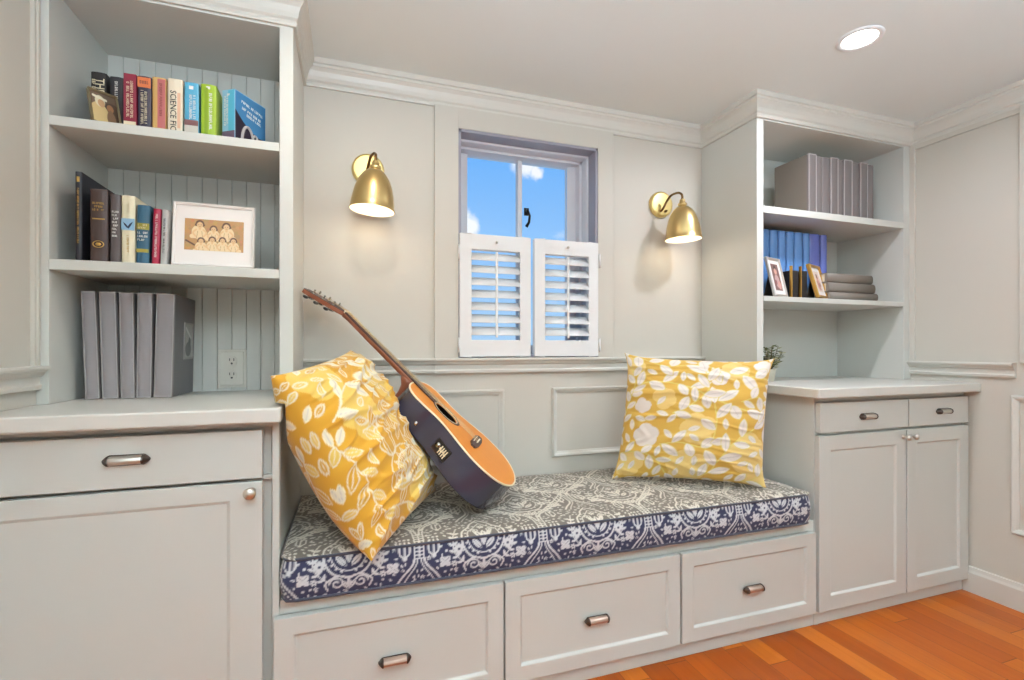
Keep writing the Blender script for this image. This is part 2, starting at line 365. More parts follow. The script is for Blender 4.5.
# shutters
def shutter(x0, x1, label, hinge_left):
    y0, y1 = 1.915, 1.943; z0, z1 = 1.024, 1.526
    t = thing('window_shutter', label, 'shutter', ((x0 + x1) / 2, 1.93, z0), 'half-height plantation shutters')
    st = .046; b0, b1 = 1.093, 1.462
    m = MB(); m.box(x0, x0 + st, y0, y1, z0, z1); m.box(x1 - st, x1, y0, y1, z0, z1)
    m.box(x0 + st, x1 - st, y0, y1, z0, b0); m.box(x0 + st, x1 - st, y0, y1, b1, z1)
    m.build('shutter_frame', WHITE, t, bevel=.0025)
    n = 7; pitch = (b1 - b0 - .012) / n; ang = math.radians(45)
    for i in range(n):
        zc = b0 + .012 + pitch * (i + .5); M = Matrix.Translation((0, (y0 + y1) / 2, zc)) @ Matrix.Rotation(ang, 4, 'X')
        poly = [(.0262 * math.cos(a), .0042 * math.sin(a)) for a in [2 * PI * k / 16 for k in range(16)]]
        MX = M @ Matrix(((0, 0, 1, 0), (1, 0, 0, 0), (0, 1, 0, 0), (0, 0, 0, 1)))
        m = MB(); m.prism(poly, x0 + st + .001, x1 - st - .001, MX, smooth=True); m.build('louver', WHITE, t)
    xc = (x0 + x1) / 2
    m = MB(); m.box(xc - .005, xc + .005, y0 - .012, y0 - .004, b0 + .01, b1 - .008); m.build('tilt_rod', WHITE, t, bevel=.002)
    xh = x0 - .004 if hinge_left else x1 + .004
    for zh in (1.072, 1.448):
        m = MB(); m.tube([(xh, y0 - .003, zh - .03), (xh, y0 - .003, zh + .03)], .0045, 10); m.build('hinge', WHITE, t)
    m = MB(); m.lathe([(0.0, .0), (.0035, .001), (.004, .006), (.006, .010), (.0045, .015), (0, .017)], Matrix.Translation((xc, y0, 1.495)) @ Matrix.Rotation(PI / 2, 4, 'X'), 14)
    lab(m.build('catch', NICKEL, t), 'small metal catch')
    return t
shutter(.4185, .725, 'white louvred half shutter on the left side of the window', True)
shutter(.742, 1.0465, 'white louvred half shutter on the right side of the window', False)

# ------------------------------------------------------------------ cabinet pieces
def front_panel(m, x0, x1, z0, z1, border_x, border_z, rec=.008, th=.02, y=YO, left=None, lip=.006):
    """shaker front: flat border, sloped lip, recessed field"""
    y1 = y + th; l = border_x if left is None else left
    R = lambda a, b, c, d, yy: [(a, yy, c), (b, yy, c), (b, yy, d), (a, yy, d)]
    rings = [R(x0, x1, z0, z1, y1), R(x0, x1, z0, z1, y), R(x0 + l, x1 - border_x, z0 + border_z, z1 - border_z, y),
             R(x0 + l + lip * .4, x1 - border_x - lip * .4, z0 + border_z + lip * .4, z1 - border_z - lip * .4, y + rec * .35),
             R(x0 + l + lip, x1 - border_x - lip, z0 + border_z + lip, z1 - border_z - lip, y + rec)]
    m.loft(rings, True, True, 0, False)
def bar_pull(xc, zc, parent, w=.088, mt=(NICKEL, BRONZE), y=YO):
    """half-barrel cup pull between two dark pointed ends"""
    m = MB()
    prof = [(-.0105, 0), (-.0100, .009), (-.0065, .016), (0, .0185), (.0065, .016), (.0100, .009), (.0105, 0)]
    m.loft([[(xc + dx, y - p[1], zc + p[0]) for p in prof] for dx in (-w * .36, w * .36)], True, True, 0, True)
    for sgn in (-1, 1):
        rings = [[(xc + sgn * w * a, y - p[1] * k, zc + p[0] * k2) for p in prof] for a, k, k2 in ((.35, 1.10, 1.16), (.39, 1.10, 1.16), (.45, .75, .72), (.50, .30, .22))]
        m.loft(rings, True, True, 1, False)
    m.prism([(-w * .37, -.0128), (w * .37, -.0128), (w * .51, 0), (w * .37, .0128), (-w * .37, .0128), (-w * .51, 0)], 0, .0014, Matrix.Translation((xc, y, zc)) @ Matrix.Rotation(PI / 2, 4, 'X'), 1)
    return m.build('pull', list(mt), parent, bevel=.0005)
def knob(xc, zc, parent, y=YO, r=.015):
    M = Matrix.Translation((xc, y, zc)) @ Matrix.Rotation(PI / 2, 4, 'X')
    m = MB(); m.lathe([(.0001, 0), (r * .72, 0), (r * .70, .003), (r * .36, .006), (r * .34, .014), (r * .86, .018), (r, .023), (r * .86, .028), (r * .45, .031), (.0001, .032)], M, 20)
    return m.build('knob', NICKEL, parent)
def drawer(parent, x0, x1, z0, z1, pull_x, pull_z, shaker=True, border=.047, w=.088, mt=(NICKEL, BRONZE), y=YO):
    m = MB()
    if shaker: front_panel(m, x0, x1, z0, z1, border, border)
    else: m.box(x0, x1, y, YF, z0, z1)
    d = m.build('drawer', CAB, parent, bevel=.002); bar_pull(pull_x, pull_z, d, w, mt, y); return d

# left base cabinet
lb = thing('base_cabinet', 'grey painted base cabinet with wide drawer over one plain door, left of the bench', 'cabinet', (-.48, 1.66, 0), 'built-in base cabinets')
m_ = MB()
m_.box(-.192, -.176, YF, YF + .02, 0, CB - .0015)                      # right stile
m_.box(XL + .001, -.192, YF, YF + .02, .855, CB - .0015); m_.box(XL + .001, -.192, YF, YF + .02, 0, .045)
m_.box(-.196, -.176, YF + .02, YB - .001, 0, CB - .0015)                # end panel
m_.box(XL + .001, -.196, YF + .018, YF + .03, .045, .855)       # dark interior front
m_.box(-.218, -.192, YF + .004, YF + .018, .718, .73)           # rail between drawer and door
m_.build('carcass', CAB, lb, bevel=.0015)
drawer(lb, XL + .012, -.213, .728, .850, -.499, .795, False, w=.094)
m_ = MB(); front_panel(m_, XL + .006, -.213, .05, .720, .072, .043, rec=.004, left=.012, lip=.008)
d_ = m_.build('door', CAB, lb, bevel=.002); knob(-.238, .696, d_)
# right base cabinet
rb = thing('base_cabinet', 'grey painted base cabinet with two drawers over two panelled doors by the right wall', 'cabinet', (2.12, 1.66, 0), 'built-in base cabinets')
m_ = MB()
m_.box(1.68, 1.698, YF, YB - .001, 0, CB - .0015)
m_.box(1.698, XR - .017, YF, YF + .02, .852, CB - .0015); m_.box(1.698, XR - .017, YF, YF + .02, 0, .052)
m_.box(XR - .017, XR - .001, YF + .001, YF + .02, .111, CB - .0015)
m_.box(1.698, XR - .02, YF + .022, YF + .03, .052, .852)
m_.box(1.698, XR - .017, YF + .002, YF + .02, .722, .737)
m_.build('carcass', CAB, rb, bevel=.0015)
drawer(rb, 1.688, 2.172, .736, .850, 1.937, .790, False)
drawer(rb, 2.178, 2.555, .736, .850, 2.386, .792, False)
for x0, x1, kx in ((1.684, 2.161, 2.142), (2.168, 2.555, 2.188)):
    m_ = MB(); front_panel(m_, x0, x1, .055, .724, .058, .056); d_ = m_.build('door', CAB, rb, bevel=.002); knob(kx, .697, d_, r=.0125)
# countertops
m_ = MB(); m_.box(XL + .001, -.166, 1.325, YB - .001, CB, CT)
tag(m_.build('countertop', COUNTER, origin=(-.47, 1.63, CB), bevel=.005, seg=3), 'painted countertop under grey albums, topping the left base cabinet', 'countertop', 'cabinet countertops')
m_ = MB(); m_.box(1.632, XR - .001, 1.325, YB - .001, CB, CT)
tag(m_.build('countertop', COUNTER, origin=(2.1, 1.63, CB), bevel=.005, seg=3), 'bare painted countertop topping the two-door cabinet by the right wall', 'countertop', 'cabinet countertops')

# window seat
ws = thing('storage_bench', 'built-in grey window seat bench with three drawers under the patterned cushion', 'bench', (.75, 1.66, 0))
m_ = MB()
m_.box(-.1740, 1.6780, YF, YF + .02, .362, .400); m_.box(-.1740, 1.6780, YF, YF + .02, 0, .052)
for x0, x1 in ((-.1740, -.16), (.425, .441), (1.05, 1.07), (1.655, 1.6780)): m_.box(x0, x1, YF, YF + .02, .052, .362)
m_.box(-.174, 1.678, YF + .02, YB - .001, .380, .400); m_.box(-.17, 1.67, YF + .015, YF + .022, .05, .365)
m_.build('seat_box', CAB, ws, bevel=.002)
for x0, x1, px in ((-.187, .430, .116), (.436, 1.055, .740), (1.063, 1.668, 1.366)):
    drawer(ws, x0, x1, .056, .362, px, .200, True, .047, mt=(CUP, BRONZE))

# upper bookcases
def bookcase(x0, x1, i0, i1, label, loc, bead, shelves, right_wall):
    t = thing('bookcase', label, 'bookcase', loc, 'built-in upper bookcases')
    z0, z1 = CT, ZC - .002
    for a, b in ((x0, i0), (i1, x1)):
        m = MB(); m.box(a, b, YU, YB - .001, z0, z1); m.build('side_panel', CAB, t, bevel=.0015)
    m = MB()
    if bead:
        y = YB - .012; p = .0455; pts = []; x = i0
        while x < i1 - 1e-6:
            xe = min(x + p, i1); pts += [(x, y), (xe - .005, y), (xe - .0035, y + .004), (xe - .002, y)]; x = xe
        pts += [(i1, y), (i1, YB - .001), (i0, YB - .001)]
        m.prism(pts, z0, z1)
    else: m.box(i0, i1, YB - .008, YB - .001, z0, z1)
    m.build('back_panel', CAB, t)
    m = MB(); m.box(i0, i1, YU, YB - .012, 2.024, z1); m.build('top_panel', CAB, t, bevel=.001)
    for zt, th in shelves:
        m = MB(); m.box(i0 + .0005, i1 - .0005, YU - .001, YB - .0125, zt - th, zt); m.build('shelf', CAB, t, bevel=.0015)
    return t
bookcase(XL + .001, -.165, -.757, -.203, 'open beadboard-backed bookcase of books and albums, left of the window', (-.47, 1.77, CT), True, ((1.676, .026), (1.295, .028)), False)
bookcase(1.622, XR - .001, 1.657, 2.514, 'open bookcase of albums and blue binders beside the right wall', (2.1, 1.77, CT), False, ((1.663, .030), (1.281, .022)), True)

# ------------------------------------------------------------------ ceiling lamps
def ceiling_lamp(x, y, w, label, col):
    t = thing('recessed_light', label, 'ceiling light', (x, y, ZC), 'recessed ceiling lights')
    M = Matrix.Translation((x, y, ZC))
    m = MB(); m.lathe([(.070, 0), (.069, -.004), (.063, -.006), (.055, -.005), (.052, -.002), (.052, -.0005)], M, 40); m.build('trim_ring', WHITE, t)
    m = MB(); m.lathe([(.0001, -.0035), (.030, -.0034), (.052, -.0022)], M, 40); lab(m.build('lens', LENS, t), 'bright frosted lamp lens')
    l = bpy.data.lights.new('ceiling_lamp', 'AREA'); l.shape = 'DISK'; l.size = .09; l.energy = w; l.color = col; l.spread = math.radians(165)
    o = bpy.data.objects.new('ceiling_lamp', l); COL.objects.link(o); o.parent = t; o.location = (0, 0, -.012)
for (x, y), w, lc_, lb_ in zip(CEILING_LAMPS, LAMP_W, LAMPC, ('round recessed light glowing in the ceiling in front of the right bookcase', 'round recessed ceiling light in front of the left bookcase')):
    ceiling_lamp(x, y, w, lb_, lc_)

# ------------------------------------------------------------------ wall sconces
def sconce(x, z, dx, label, shade_tilt, mir):
    t = thing('wall_sconce', label, 'wall lamp', (x, YB, z), 'brass wall sconces')
    MY = Matrix.Translation((x, YB, z)) @ Matrix.Rotation(PI / 2, 4, 'X')
    m = MB(); m.lathe([(.0001, 0), (.060, 0), (.061, .004), (.059, .017), (.056, .021), (.050, .022), (.0001, .022)], MY, 48); m.build('backplate', BRASS_PLATE, t)
    ax = x + dx; ay = YB - .135
    pts = [(x - .012, YB - .022, z - .035), (x - .008, YB - .035, z - .028), (x, YB - .055, z + .004), (x + dx * .3, YB - .080, z + .024), (x + dx * .7, YB - .110, z + .026), (ax, ay + .012, z + .020), (ax, ay, z + .006), (ax, ay, z - .020)]
    # smooth the path
    P = [Vector(p) for p in pts]; sm = []
    for i in range(len(P) - 1):
        p0, p1, p2, p3 = P[max(i - 1, 0)], P[i], P[i + 1], P[min(i + 2, len(P) - 1)]
        for k in range(5):
            u = k / 5; sm.append(.5 * ((2 * p1) + (p2 - p0) * u + (2 * p0 - 5 * p1 + 4 * p2 - p3) * u * u + (3 * p1 - p0 - 3 * p2 + p3) * u ** 3))
    sm.append(P[-1])
    m = MB(); m.tube(sm, .0052, 12); m.build('arm', BRASS_DARK, t)
    m = MB(); m.lathe([(.0001, .022), (.0065, .022), (.006, .030), (.003, .038), (.0001, .039)], Matrix.Translation((x + .014, YB, z - .034)) @ Matrix.Rotation(PI / 2, 4, 'X'), 12); m.build('switch', BRASS_DARK, t)
    S = Matrix.Translation((ax, ay, z - .014)) @ Matrix.Rotation(shade_tilt, 4, 'Y')
    m = MB(); m.lathe([(.0001, .006), (.010, .005), (.013, -.002), (.013, -.010), (.019, -.014), (.021, -.020), (.017, -.024), (.017, -.036), (.0001, -.037)], S, 24); m.build('socket', BRASS, t)
    outer = [(.017, -.028), (.027, -.031), (.041, -.044), (.054, -.064), (.064, -.090), (.071, -.120), (.0755, -.150), (.078, -.170), (.0795, -.172), (.0795, -.175)]
    inner = [(r - .0022, zz + (.0 if i > 2 else -.002)) for i, (r, zz) in enumerate(outer)][::-1]
    m = MB(); m.lathe(outer, S, 56, 0); m.lathe([outer[-1], (.0770, -.175)], S, 56, 0); m.lathe([(.0770, -.175)] + inner[1:], S, 56, 1)
    m.build('lamp_shade', [BRASS, SHADE_IN], t, fixn=False)
    m = MB(); m.lathe([(.0001, -.150), (.012, -.147), (.022, -.136), (.027, -.120), (.025, -.103), (.016, -.085), (.012, -.070), (.012, -.040)], S, 24); lab(m.build('bulb', BULB, t), 'lit white bulb inside the shade')
    l = bpy.data.lights.new('sconce_lamp', 'POINT'); l.energy = SCONCE_W; l.color = WARM; l.shadow_soft_size = .03
    o = bpy.data.objects.new('sconce_lamp', l); COL.objects.link(o); o.parent = t; o.location = (S @ Vector((0, 0, -.165))) - Vector((x, YB, z))
    return t
sconce(.064, 1.742, .022, 'brass dome wall sconce on the wall panel left of the window', math.radians(4), 1)
sconce(1.384, 1.734, .022, 'brass dome wall sconce right of the window, next to the right bookcase', math.radians(-2), 1)

# ------------------------------------------------------------------ drawing of printed patterns
class Canvas:
    """small drawing surface; the drawing is later carried by the mesh vertices of the cloth or paper"""
    def __init__(s, w, h, res, bg, wrap=False):
        s.w, s.h, s.res, s.wrap = w, h, res, wrap
        s.nx, s.ny = int(round(w * res)), int(round(h * res)); s.a = np.empty((s.ny, s.nx, 3)); s.a[:] = bg[:3]
    def _win(s, x0, x1, y0, y1):
        i0, i1 = int(math.floor(x0 * s.res)) - 1, int(math.ceil(x1 * s.res)) + 1; j0, j1 = max(0, int(y0 * s.res) - 1), min(s.ny, int(y1 * s.res) + 2)
        if not s.wrap: i0, i1 = max(0, i0), min(s.nx, i1)
        if i1 <= i0 or j1 <= j0: return None
        ii = np.arange(i0, i1); jj = np.arange(j0, j1)
        X, Y = np.meshgrid((ii + .5) / s.res, (jj + .5) / s.res)
        return ii % s.nx, jj, X, Y
    def put(s, win, mask, c):
        ii, jj, X, Y = win; sub = s.a[np.ix_(jj, ii)]; k = np.clip(mask, 0, 1)[..., None]
        s.a[np.ix_(jj, ii)] = sub * (1 - k) + np.array(c[:3]) * k
    def sdf(s, bounds, fn, c):
        w = s._win(*bounds)
        if w is None: return
        s.put(w, .5 - fn(w[2], w[3]) * s.res, c)
    def disc(s, x, y, r, c): s.sdf((x - r, x + r, y - r, y + r), lambda X, Y: np.hypot(X - x, Y - y) - r, c)
    def ring(s, x, y, r, wd, c): s.sdf((x - r - wd, x + r + wd, y - r - wd, y + r + wd), lambda X, Y: np.abs(np.hypot(X - x, Y - y) - r) - wd / 2, c)
    def line(s, pts, wd, c):
        for (x0, y0), (x1, y1) in zip(pts[:-1], pts[1:]):
            def f(X, Y):
                dx, dy = x1 - x0, y1 - y0; t = np.clip(((X - x0) * dx + (Y - y0) * dy) / max(dx * dx + dy * dy, 1e-12), 0, 1)
                return np.hypot(X - x0 - t * dx, Y - y0 - t * dy) - wd / 2
            s.sdf((min(x0, x1) - wd, max(x0, x1) + wd, min(y0, y1) - wd, max(y0, y1) + wd), f, c)
    def leaf(s, x, y, ang, L, wd, c, vein=None, outline=None, ow=0):
        """pointed leaf from (x,y) along ang"""
        ca, sa = math.cos(ang), math.sin(ang); cx, cy = x + ca * L / 2, y + sa * L / 2; R = (L * L / 4 + wd * wd / 4) / wd
        def f(X, Y):
            u = (X - cx) * ca + (Y - cy) * sa; v = -(X - cx) * sa + (Y - cy) * ca
            return np.hypot(u, np.abs(v) + R - wd / 2) - R
        b = (cx - L, cx + L, cy - L, cy + L)
        if outline is not None: s.sdf(b, lambda X, Y: f(X, Y) - ow, outline)
        if c is not None: s.sdf(b, f, c)
        if vein is not None: s.line([(x + ca * L * .12, y + sa * L * .12), (x + ca * L * .85, y + sa * L * .85)], L * .045, vein)
    def sample(s, x, y):
        fx = np.asarray(x) * s.res - .5; fy = np.clip(np.asarray(y) * s.res - .5, 0, s.ny - 1.001)
        fx = fx % s.nx if s.wrap else np.clip(fx, 0, s.nx - 1.001)
        i = np.floor(fx).astype(int); j = np.floor(fy).astype(int); u = (fx - i)[..., None]; v = (fy - j)[..., None]
        i1 = (i + 1) % s.nx; j1 = np.minimum(j + 1, s.ny - 1); i = i % s.nx
        return (s.a[j, i] * (1 - u) + s.a[j, i1] * u) * (1 - v) + (s.a[j1, i] * (1 - u) + s.a[j1, i1] * u) * v
def arc(x, y, r, a0, a1, n=14, ry=None):
    return [(x + r * math.cos(math.radians(a0 + (a1 - a0) * k / n)), y + (ry or r) * math.sin(math.radians(a0 + (a1 - a0) * k / n))) for k in range(n + 1)]
def curve(pts, n=8):
    P = [np.array(p, float) for p in pts]; out = []
    for i in range(len(P) - 1):
        p0, p1, p2, p3 = P[max(i - 1, 0)], P[i], P[i + 1], P[min(i + 2, len(P) - 1)]
        for k in range(n):
            u = k / n; out.append(tuple(.5 * ((2 * p1) + (p2 - p0) * u + (2 * p0 - 5 * p1 + 4 * p2 - p3) * u * u + (3 * p1 - p0 - 3 * p2 + p3) * u ** 3)))
    out.append(tuple(P[-1])); return out
def grid_mesh(m, pos, col, smooth=True, mi=0):
    """pos (a,b,3) and col (a,b,3) arrays -> a quad sheet"""
    a, b = pos.shape[:2]; n0 = len(m.v)
    idx = np.arange(a * b).reshape(a, b)
    q = np.stack([idx[:-1, :-1], idx[:-1, 1:], idx[1:, 1:], idx[1:, :-1]], -1).reshape(-1, 4)
    m.add([tuple(p) for p in pos.reshape(-1, 3).tolist()], [tuple(t) for t in q.tolist()], mi, smooth)
    c = col.reshape(-1, 3); m.col = c if m.col is None else np.vstack([m.col, c])

# ------------------------------------------------------------------ seat cushion
def cushion_print(NAVY, WH):
    c = Canvas(.37, .70, 1000, NAVY, True); K = .80; ln = c.line; c.line = lambda p, w_, col: ln(p, w_ * K, col)
    def both(x, f):
        for s_ in (-1, 1): f(s_)
    def tulip(x, y, k=1.0, a=0):
        for s_ in (-1, 0, 1):
            c.line(curve([(x, y), (x + s_ * .013 * k, y + .012 * k), (x + s_ * .014 * k, y + .034 * k), (x + s_ * .011 * k, y + .046 * k)]), .0055 * k, WH)
        c.disc(x, y - .002, .006 * k, WH)
        for s_ in (-1, 0, 1): c.disc(x + s_ * .012 * k, y + .056 * k, .0038 * k, WH)
    def rosette(x, y, r, n=8):
        for k in range(n): c.leaf(x, y, 2 * PI * k / n + .2, r, r * .5, WH)
        c.disc(x, y, r * .22, NAVY)
    def quatrefoil(x, y, r):
        for k in range(4): c.leaf(x, y, PI / 4 + PI / 2 * k, r, r * .8, WH, NAVY)
    def spiral(x, y, r, s_, w=.005, turns=1.4):
        pts = [(x + s_ * (r * (1 - .75 * k / 26)) * math.cos(2 * PI * turns * k / 26), y + (r * (1 - .75 * k / 26)) * math.sin(2 * PI * turns * k / 26)) for k in range(27)]
        c.line(pts, w, WH)
    def branch(pts, n, L, wd, start=.15):
        cp = curve(pts, 10); c.line(cp, .0042, WH)
        for k in range(n):
            i = int((start + (1 - start) * k / n) * (len(cp) - 2)); dx, dy = cp[i + 1][0] - cp[i][0], cp[i + 1][1] - cp[i][1]; a = math.atan2(dy, dx)
            for s_ in (-1, 1): c.leaf(cp[i][0], cp[i][1], a + s_ * .95, L, wd, WH)
    def medallion(x, y, k):
        for s_ in (-1, 1):
            c.line(curve([(x, y), (x + s_ * .040 * k, y + .014 * k), (x + s_ * .062 * k, y + .052 * k), (x + s_ * .060 * k, y + .090 * k), (x + s_ * .036 * k, y + .118 * k), (x + s_ * .026 * k, y + .140 * k), (x, y + .168 * k)]), .0068, WH)
            c.line(curve([(x, y + .018 * k), (x + s_ * .028 * k, y + .028 * k), (x + s_ * .046 * k, y + .058 * k), (x + s_ * .043 * k, y + .088 * k), (x + s_ * .024 * k, y + .108 * k), (x, y + .140 * k)]), .0042, WH)
            for q in range(9):
                a = math.radians(-70 + 17 * q); c.disc(x + s_ * .053 * k * math.cos(a), y + .070 * k + .055 * k * math.sin(a), .0034, WH)
            c.leaf(x + s_ * .006, y + .032 * k, PI / 2 - s_ * .75, .040 * k, .016 * k, WH, NAVY)
            c.leaf(x + s_ * .008, y + .062 * k, PI / 2 - s_ * .55, .036 * k, .014 * k, WH, NAVY)
            spiral(x + s_ * .022 * k, y + .090 * k, .012 * k, s_, .004)
            # foot scrolls
            spiral(x + s_ * .030 * k, y - .016 * k, .019 * k, s_, .0055)
            c.line(curve([(x, y - .004), (x + s_ * .030 * k, y + .006), (x + s_ * .058 * k, y - .012 * k), (x + s_ * .052 * k, y - .034 * k)]), .0055, WH)
            branch([(x + s_ * .050 * k, y - .010), (x + s_ * .082 * k, y + .022 * k), (x + s_ * .090 * k, y + .066 * k), (x + s_ * .078 * k, y + .104 * k)], 6, .017 * k, .008 * k)
        c.leaf(x, y + .040 * k, PI / 2, .050 * k, .020 * k, WH, NAVY)
        for s_ in (-1, 0, 1): c.leaf(x, y - .036 * k, PI / 2 + s_ * .55, .034 * k, .012 * k, WH, NAVY)
        rosette(x, y + .112 * k, .012 * k, 6)
    def trunk(x, y0, y1, y2):
        for s_ in (-1, 1):
            c.line([(x + s_ * .013, y0), (x + s_ * .013, y1)], .0045, WH)
            c.line(curve([(x + s_ * .013, y0), (x + s_ * .020, y0 - .020), (x + s_ * .046, y0 - .052), (x + s_ * .060, y0 - .075)]), .0075, WH)
            c.line(curve([(x + s_ * .004, y0), (x + s_ * .010, y0 - .022), (x + s_ * .032, y0 - .056), (x + s_ * .044, y0 - .080)]), .0042, WH)
            # broad dotted ribs opening into the ogee lattice
            for o_, w_ in ((0, .0055), (.022, .0055)):
                c.line(curve([(x + s_ * (.013 - o_ * .4), y1), (x + s_ * (.026 - o_ * .6), y1 + .05), (x + s_ * (.075 - o_), y2 - .05), (x + s_ * (.150 - o_), y2 + .03), (x + s_ * (.185 - o_ * .2), y2 + .10)], 12), w_, WH)
            for k in range(16):
                u = k / 15; bx = x + s_ * (.012 + .13 * u ** 1.25); by = y1 + .03 + (y2 - y1) * u * .95
                c.disc(bx, by, .0045, WH)
            tulip(x + s_ * .040, y0 + .004, 1.0)
            quatrefoil(x + s_ * .072, y0 - .020, .020); rosette(x + s_ * .098, y0 - .030, .011, 6); rosette(x + s_ * .112, y0 + .012, .017, 9)
            tulip(x + s_ * .060, y1 + .020, .9)
        k = y0
        while k < y1: c.line([(x - .010, k), (x + .010, k)], .004, WH); c.disc(x, k + .005, .0028, WH); k += .010
    medallion(0, .052, 1.0); trunk(.185, .078, .160, .300)
    medallion(.185, .250, 1.15); trunk(0, .300, .350, .490)
    medallion(0, .440, 1.15); trunk(.185, .480, .530, .68)
    rnd = random.Random(4)
    for k in range(2600):     # filler sprigs where the ground is empty
        x, y = rnd.uniform(0, .37), rnd.uniform(.0, .69)
        i, j = int(x * 1000) % c.nx, min(c.ny - 1, int(y * 1000))
        jj = slice(max(0, j - 6), j + 7); ii = [(i + q) % c.nx for q in range(-6, 7)]
        if np.abs(c.a[jj][:, ii] - np.array(NAVY[:3])).max() > .12: continue
        if rnd.random() < .55: c.leaf(x, y, rnd.uniform(0, 6.28), .011, .0055, WH)
        else: rosette(x, y, rnd.uniform(.005, .0075), 5)
    return c
CUSH = printed('damask_cloth', 0.75, sheen=.35, bump=0.25, bscale=700, sheen_tint=(1.0, .94, .84, 1), sheen_rough=0.4)
PIPE = mat('cushion_piping', rgb(70, 70, 84), .8, bump=.3, bscale=800, sheen=.6, sheen_tint=(1, .92, .8, 1))
def seat_cushion():
    x0, x1, y0, y1, z0, z1 = -.172, 1.640, 1.352, 1.930, .4025, .519
    c = cushion_print(rgb(116, 106, 97), rgb(218, 209, 194)); cb = cushion_print(rgb(56, 58, 86), rgb(208, 208, 210)); r = .035  # top print's ground greyed: overhead light's sheen painted into the navy cloth
    t = thing('seat_cushion', 'long navy and white damask seat cushion on the window bench', 'cushion', ((x0 + x1) / 2, (y0 + y1) / 2, z0))
    def X(u, y):        # plan outline with rounded front corners
        d = np.clip(y - y0, 0, r); ins = r - np.sqrt(np.maximum(0, r * r - (r - d) ** 2))
        return (x0 + ins) + (x1 - x0 - 2 * ins) * u
    nu, nv = 520, 180
    u = np.linspace(0, 1, nu); v = np.linspace(0, 1, nv); v = np.concatenate([[0, .0012, .003], v[1:]]); U, V = np.meshgrid(u, v)
    Y = y0 + (y1 - y0) * V; Xp = X(U, Y)
    e = np.minimum(np.minimum(Y - y0, y1 - Y), np.minimum(Xp - x0, x1 - Xp)); e = np.clip(e, 0, .06) / .06
    Z = z1 - .006 + .012 * np.sqrt(np.clip(e, 0, 1) * (2 - np.clip(e, 0, 1))) + .0025 * np.sin(Xp * 7 + 1.3) * np.sin(Y * 9)
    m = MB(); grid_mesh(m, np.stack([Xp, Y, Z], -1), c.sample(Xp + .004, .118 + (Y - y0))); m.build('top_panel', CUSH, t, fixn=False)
    # boxing band round front and ends
    pl = [(x0, y1 - (y1 - y0 - r) * k / 120) for k in range(121)]
    pl += [(x0 + r - r * math.cos(a), y0 + r - r * math.sin(a)) for a in [PI / 2 * k / 10 for k in range(1, 11)]]
    nf = 480; pl += [(x0 + r + (x1 - x0 - 2 * r) * k / nf, y0) for k in range(1, nf + 1)]
    pl += [(x1 - r + r * math.sin(a), y0 + r - r * math.cos(a)) for a in [PI / 2 * k / 10 for k in range(1, 11)]]
    pl += [(x1, y0 + r + (y1 - y0 - r) * k / 120) for k in range(1, 121)]
    pl = np.array(pl); d = np.gradient(pl, axis=0); d /= np.linalg.norm(d, axis=1)[:, None]; nrm = np.stack([d[:, 1], -d[:, 0]], -1)
    s_ = np.concatenate([[0], np.cumsum(np.linalg.norm(np.diff(pl, axis=0), axis=1))]); s0 = s_[121 + 10 - 1] - r
    nz = 36; q = np.linspace(0, 1, nz)
    bul = .010 * (1 - (2 * q - 1) ** 2) ; 
    P = np.zeros((nz, len(pl), 3)); C = np.zeros_like(P)
    for i in range(nz):
        wob = .002 * np.sin(s_ * 11 + 2)
        P[i, :, 0] = pl[:, 0] + nrm[:, 0] * (bul[i] - .006); P[i, :, 1] = pl[:, 1] + nrm[:, 1] * (bul[i] - .006); P[i, :, 2] = z0 + .003 + (z1 - .009 - z0) * q[i]
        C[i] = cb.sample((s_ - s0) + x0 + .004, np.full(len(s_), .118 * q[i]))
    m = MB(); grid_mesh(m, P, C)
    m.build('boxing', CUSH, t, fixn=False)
    for zz, nm in ((z1 - .006, 'piping'), (z0 + .005, 'piping')):
        pts = [(p[0] - .003 * n[0], p[1] - .003 * n[1], zz) for p, n in zip(pl[::6], nrm[::6])]
        m = MB(); m.tube(pts, .004, 8); m.build(nm, PIPE, t, fixn=False)
    m = MB(); m.box(x0 + .02, x1 - .02, y0 + .03, y1, z0, z1 - .012); m.build('foam_core', PIPE, t)
seat_cushion()

# ------------------------------------------------------------------ guitar pose and outline (the pillow gives way to the guitar's body)
G_S = .9576
G_M = Matrix.Translation((.5304, 1.5584, .6008 + .0025)) @ Matrix(((.379, -.659, .650), (.925, .284, -.251), (-.019, .697, .717))).to_quaternion().to_matrix().to_4x4() @ Matrix.Scale(G_S, 4)
G_Y = [0, .004, .015, .04, .08, .13, .18, .23, .28, .32, .36, .40, .44, .47, .49, .502, .505]
G_W = [0, .05, .095, .145, .182, .197, .195, .178, .155, .140, .138, .145, .147, .135, .105, .06, .0]
G_INV = G_M.inverted()
def in_guitar(p):
    q = G_INV @ p
    if q.y < -.012 or q.y > .58: return False
    if q.y > .525: return abs(q.x) < .034 and -.110 < q.z < .02
    return abs(q.x) < np.interp(min(q.y, .47 + (q.y - .47) * .6) if q.y > .47 else q.y, G_Y, G_W) + .012 and -(.118 - .022 * q.y / .505) - .010 < q.z < .012
def in_counter(p): return p.x < -.159 and p.y > 1.318 and p.z < CT + .007

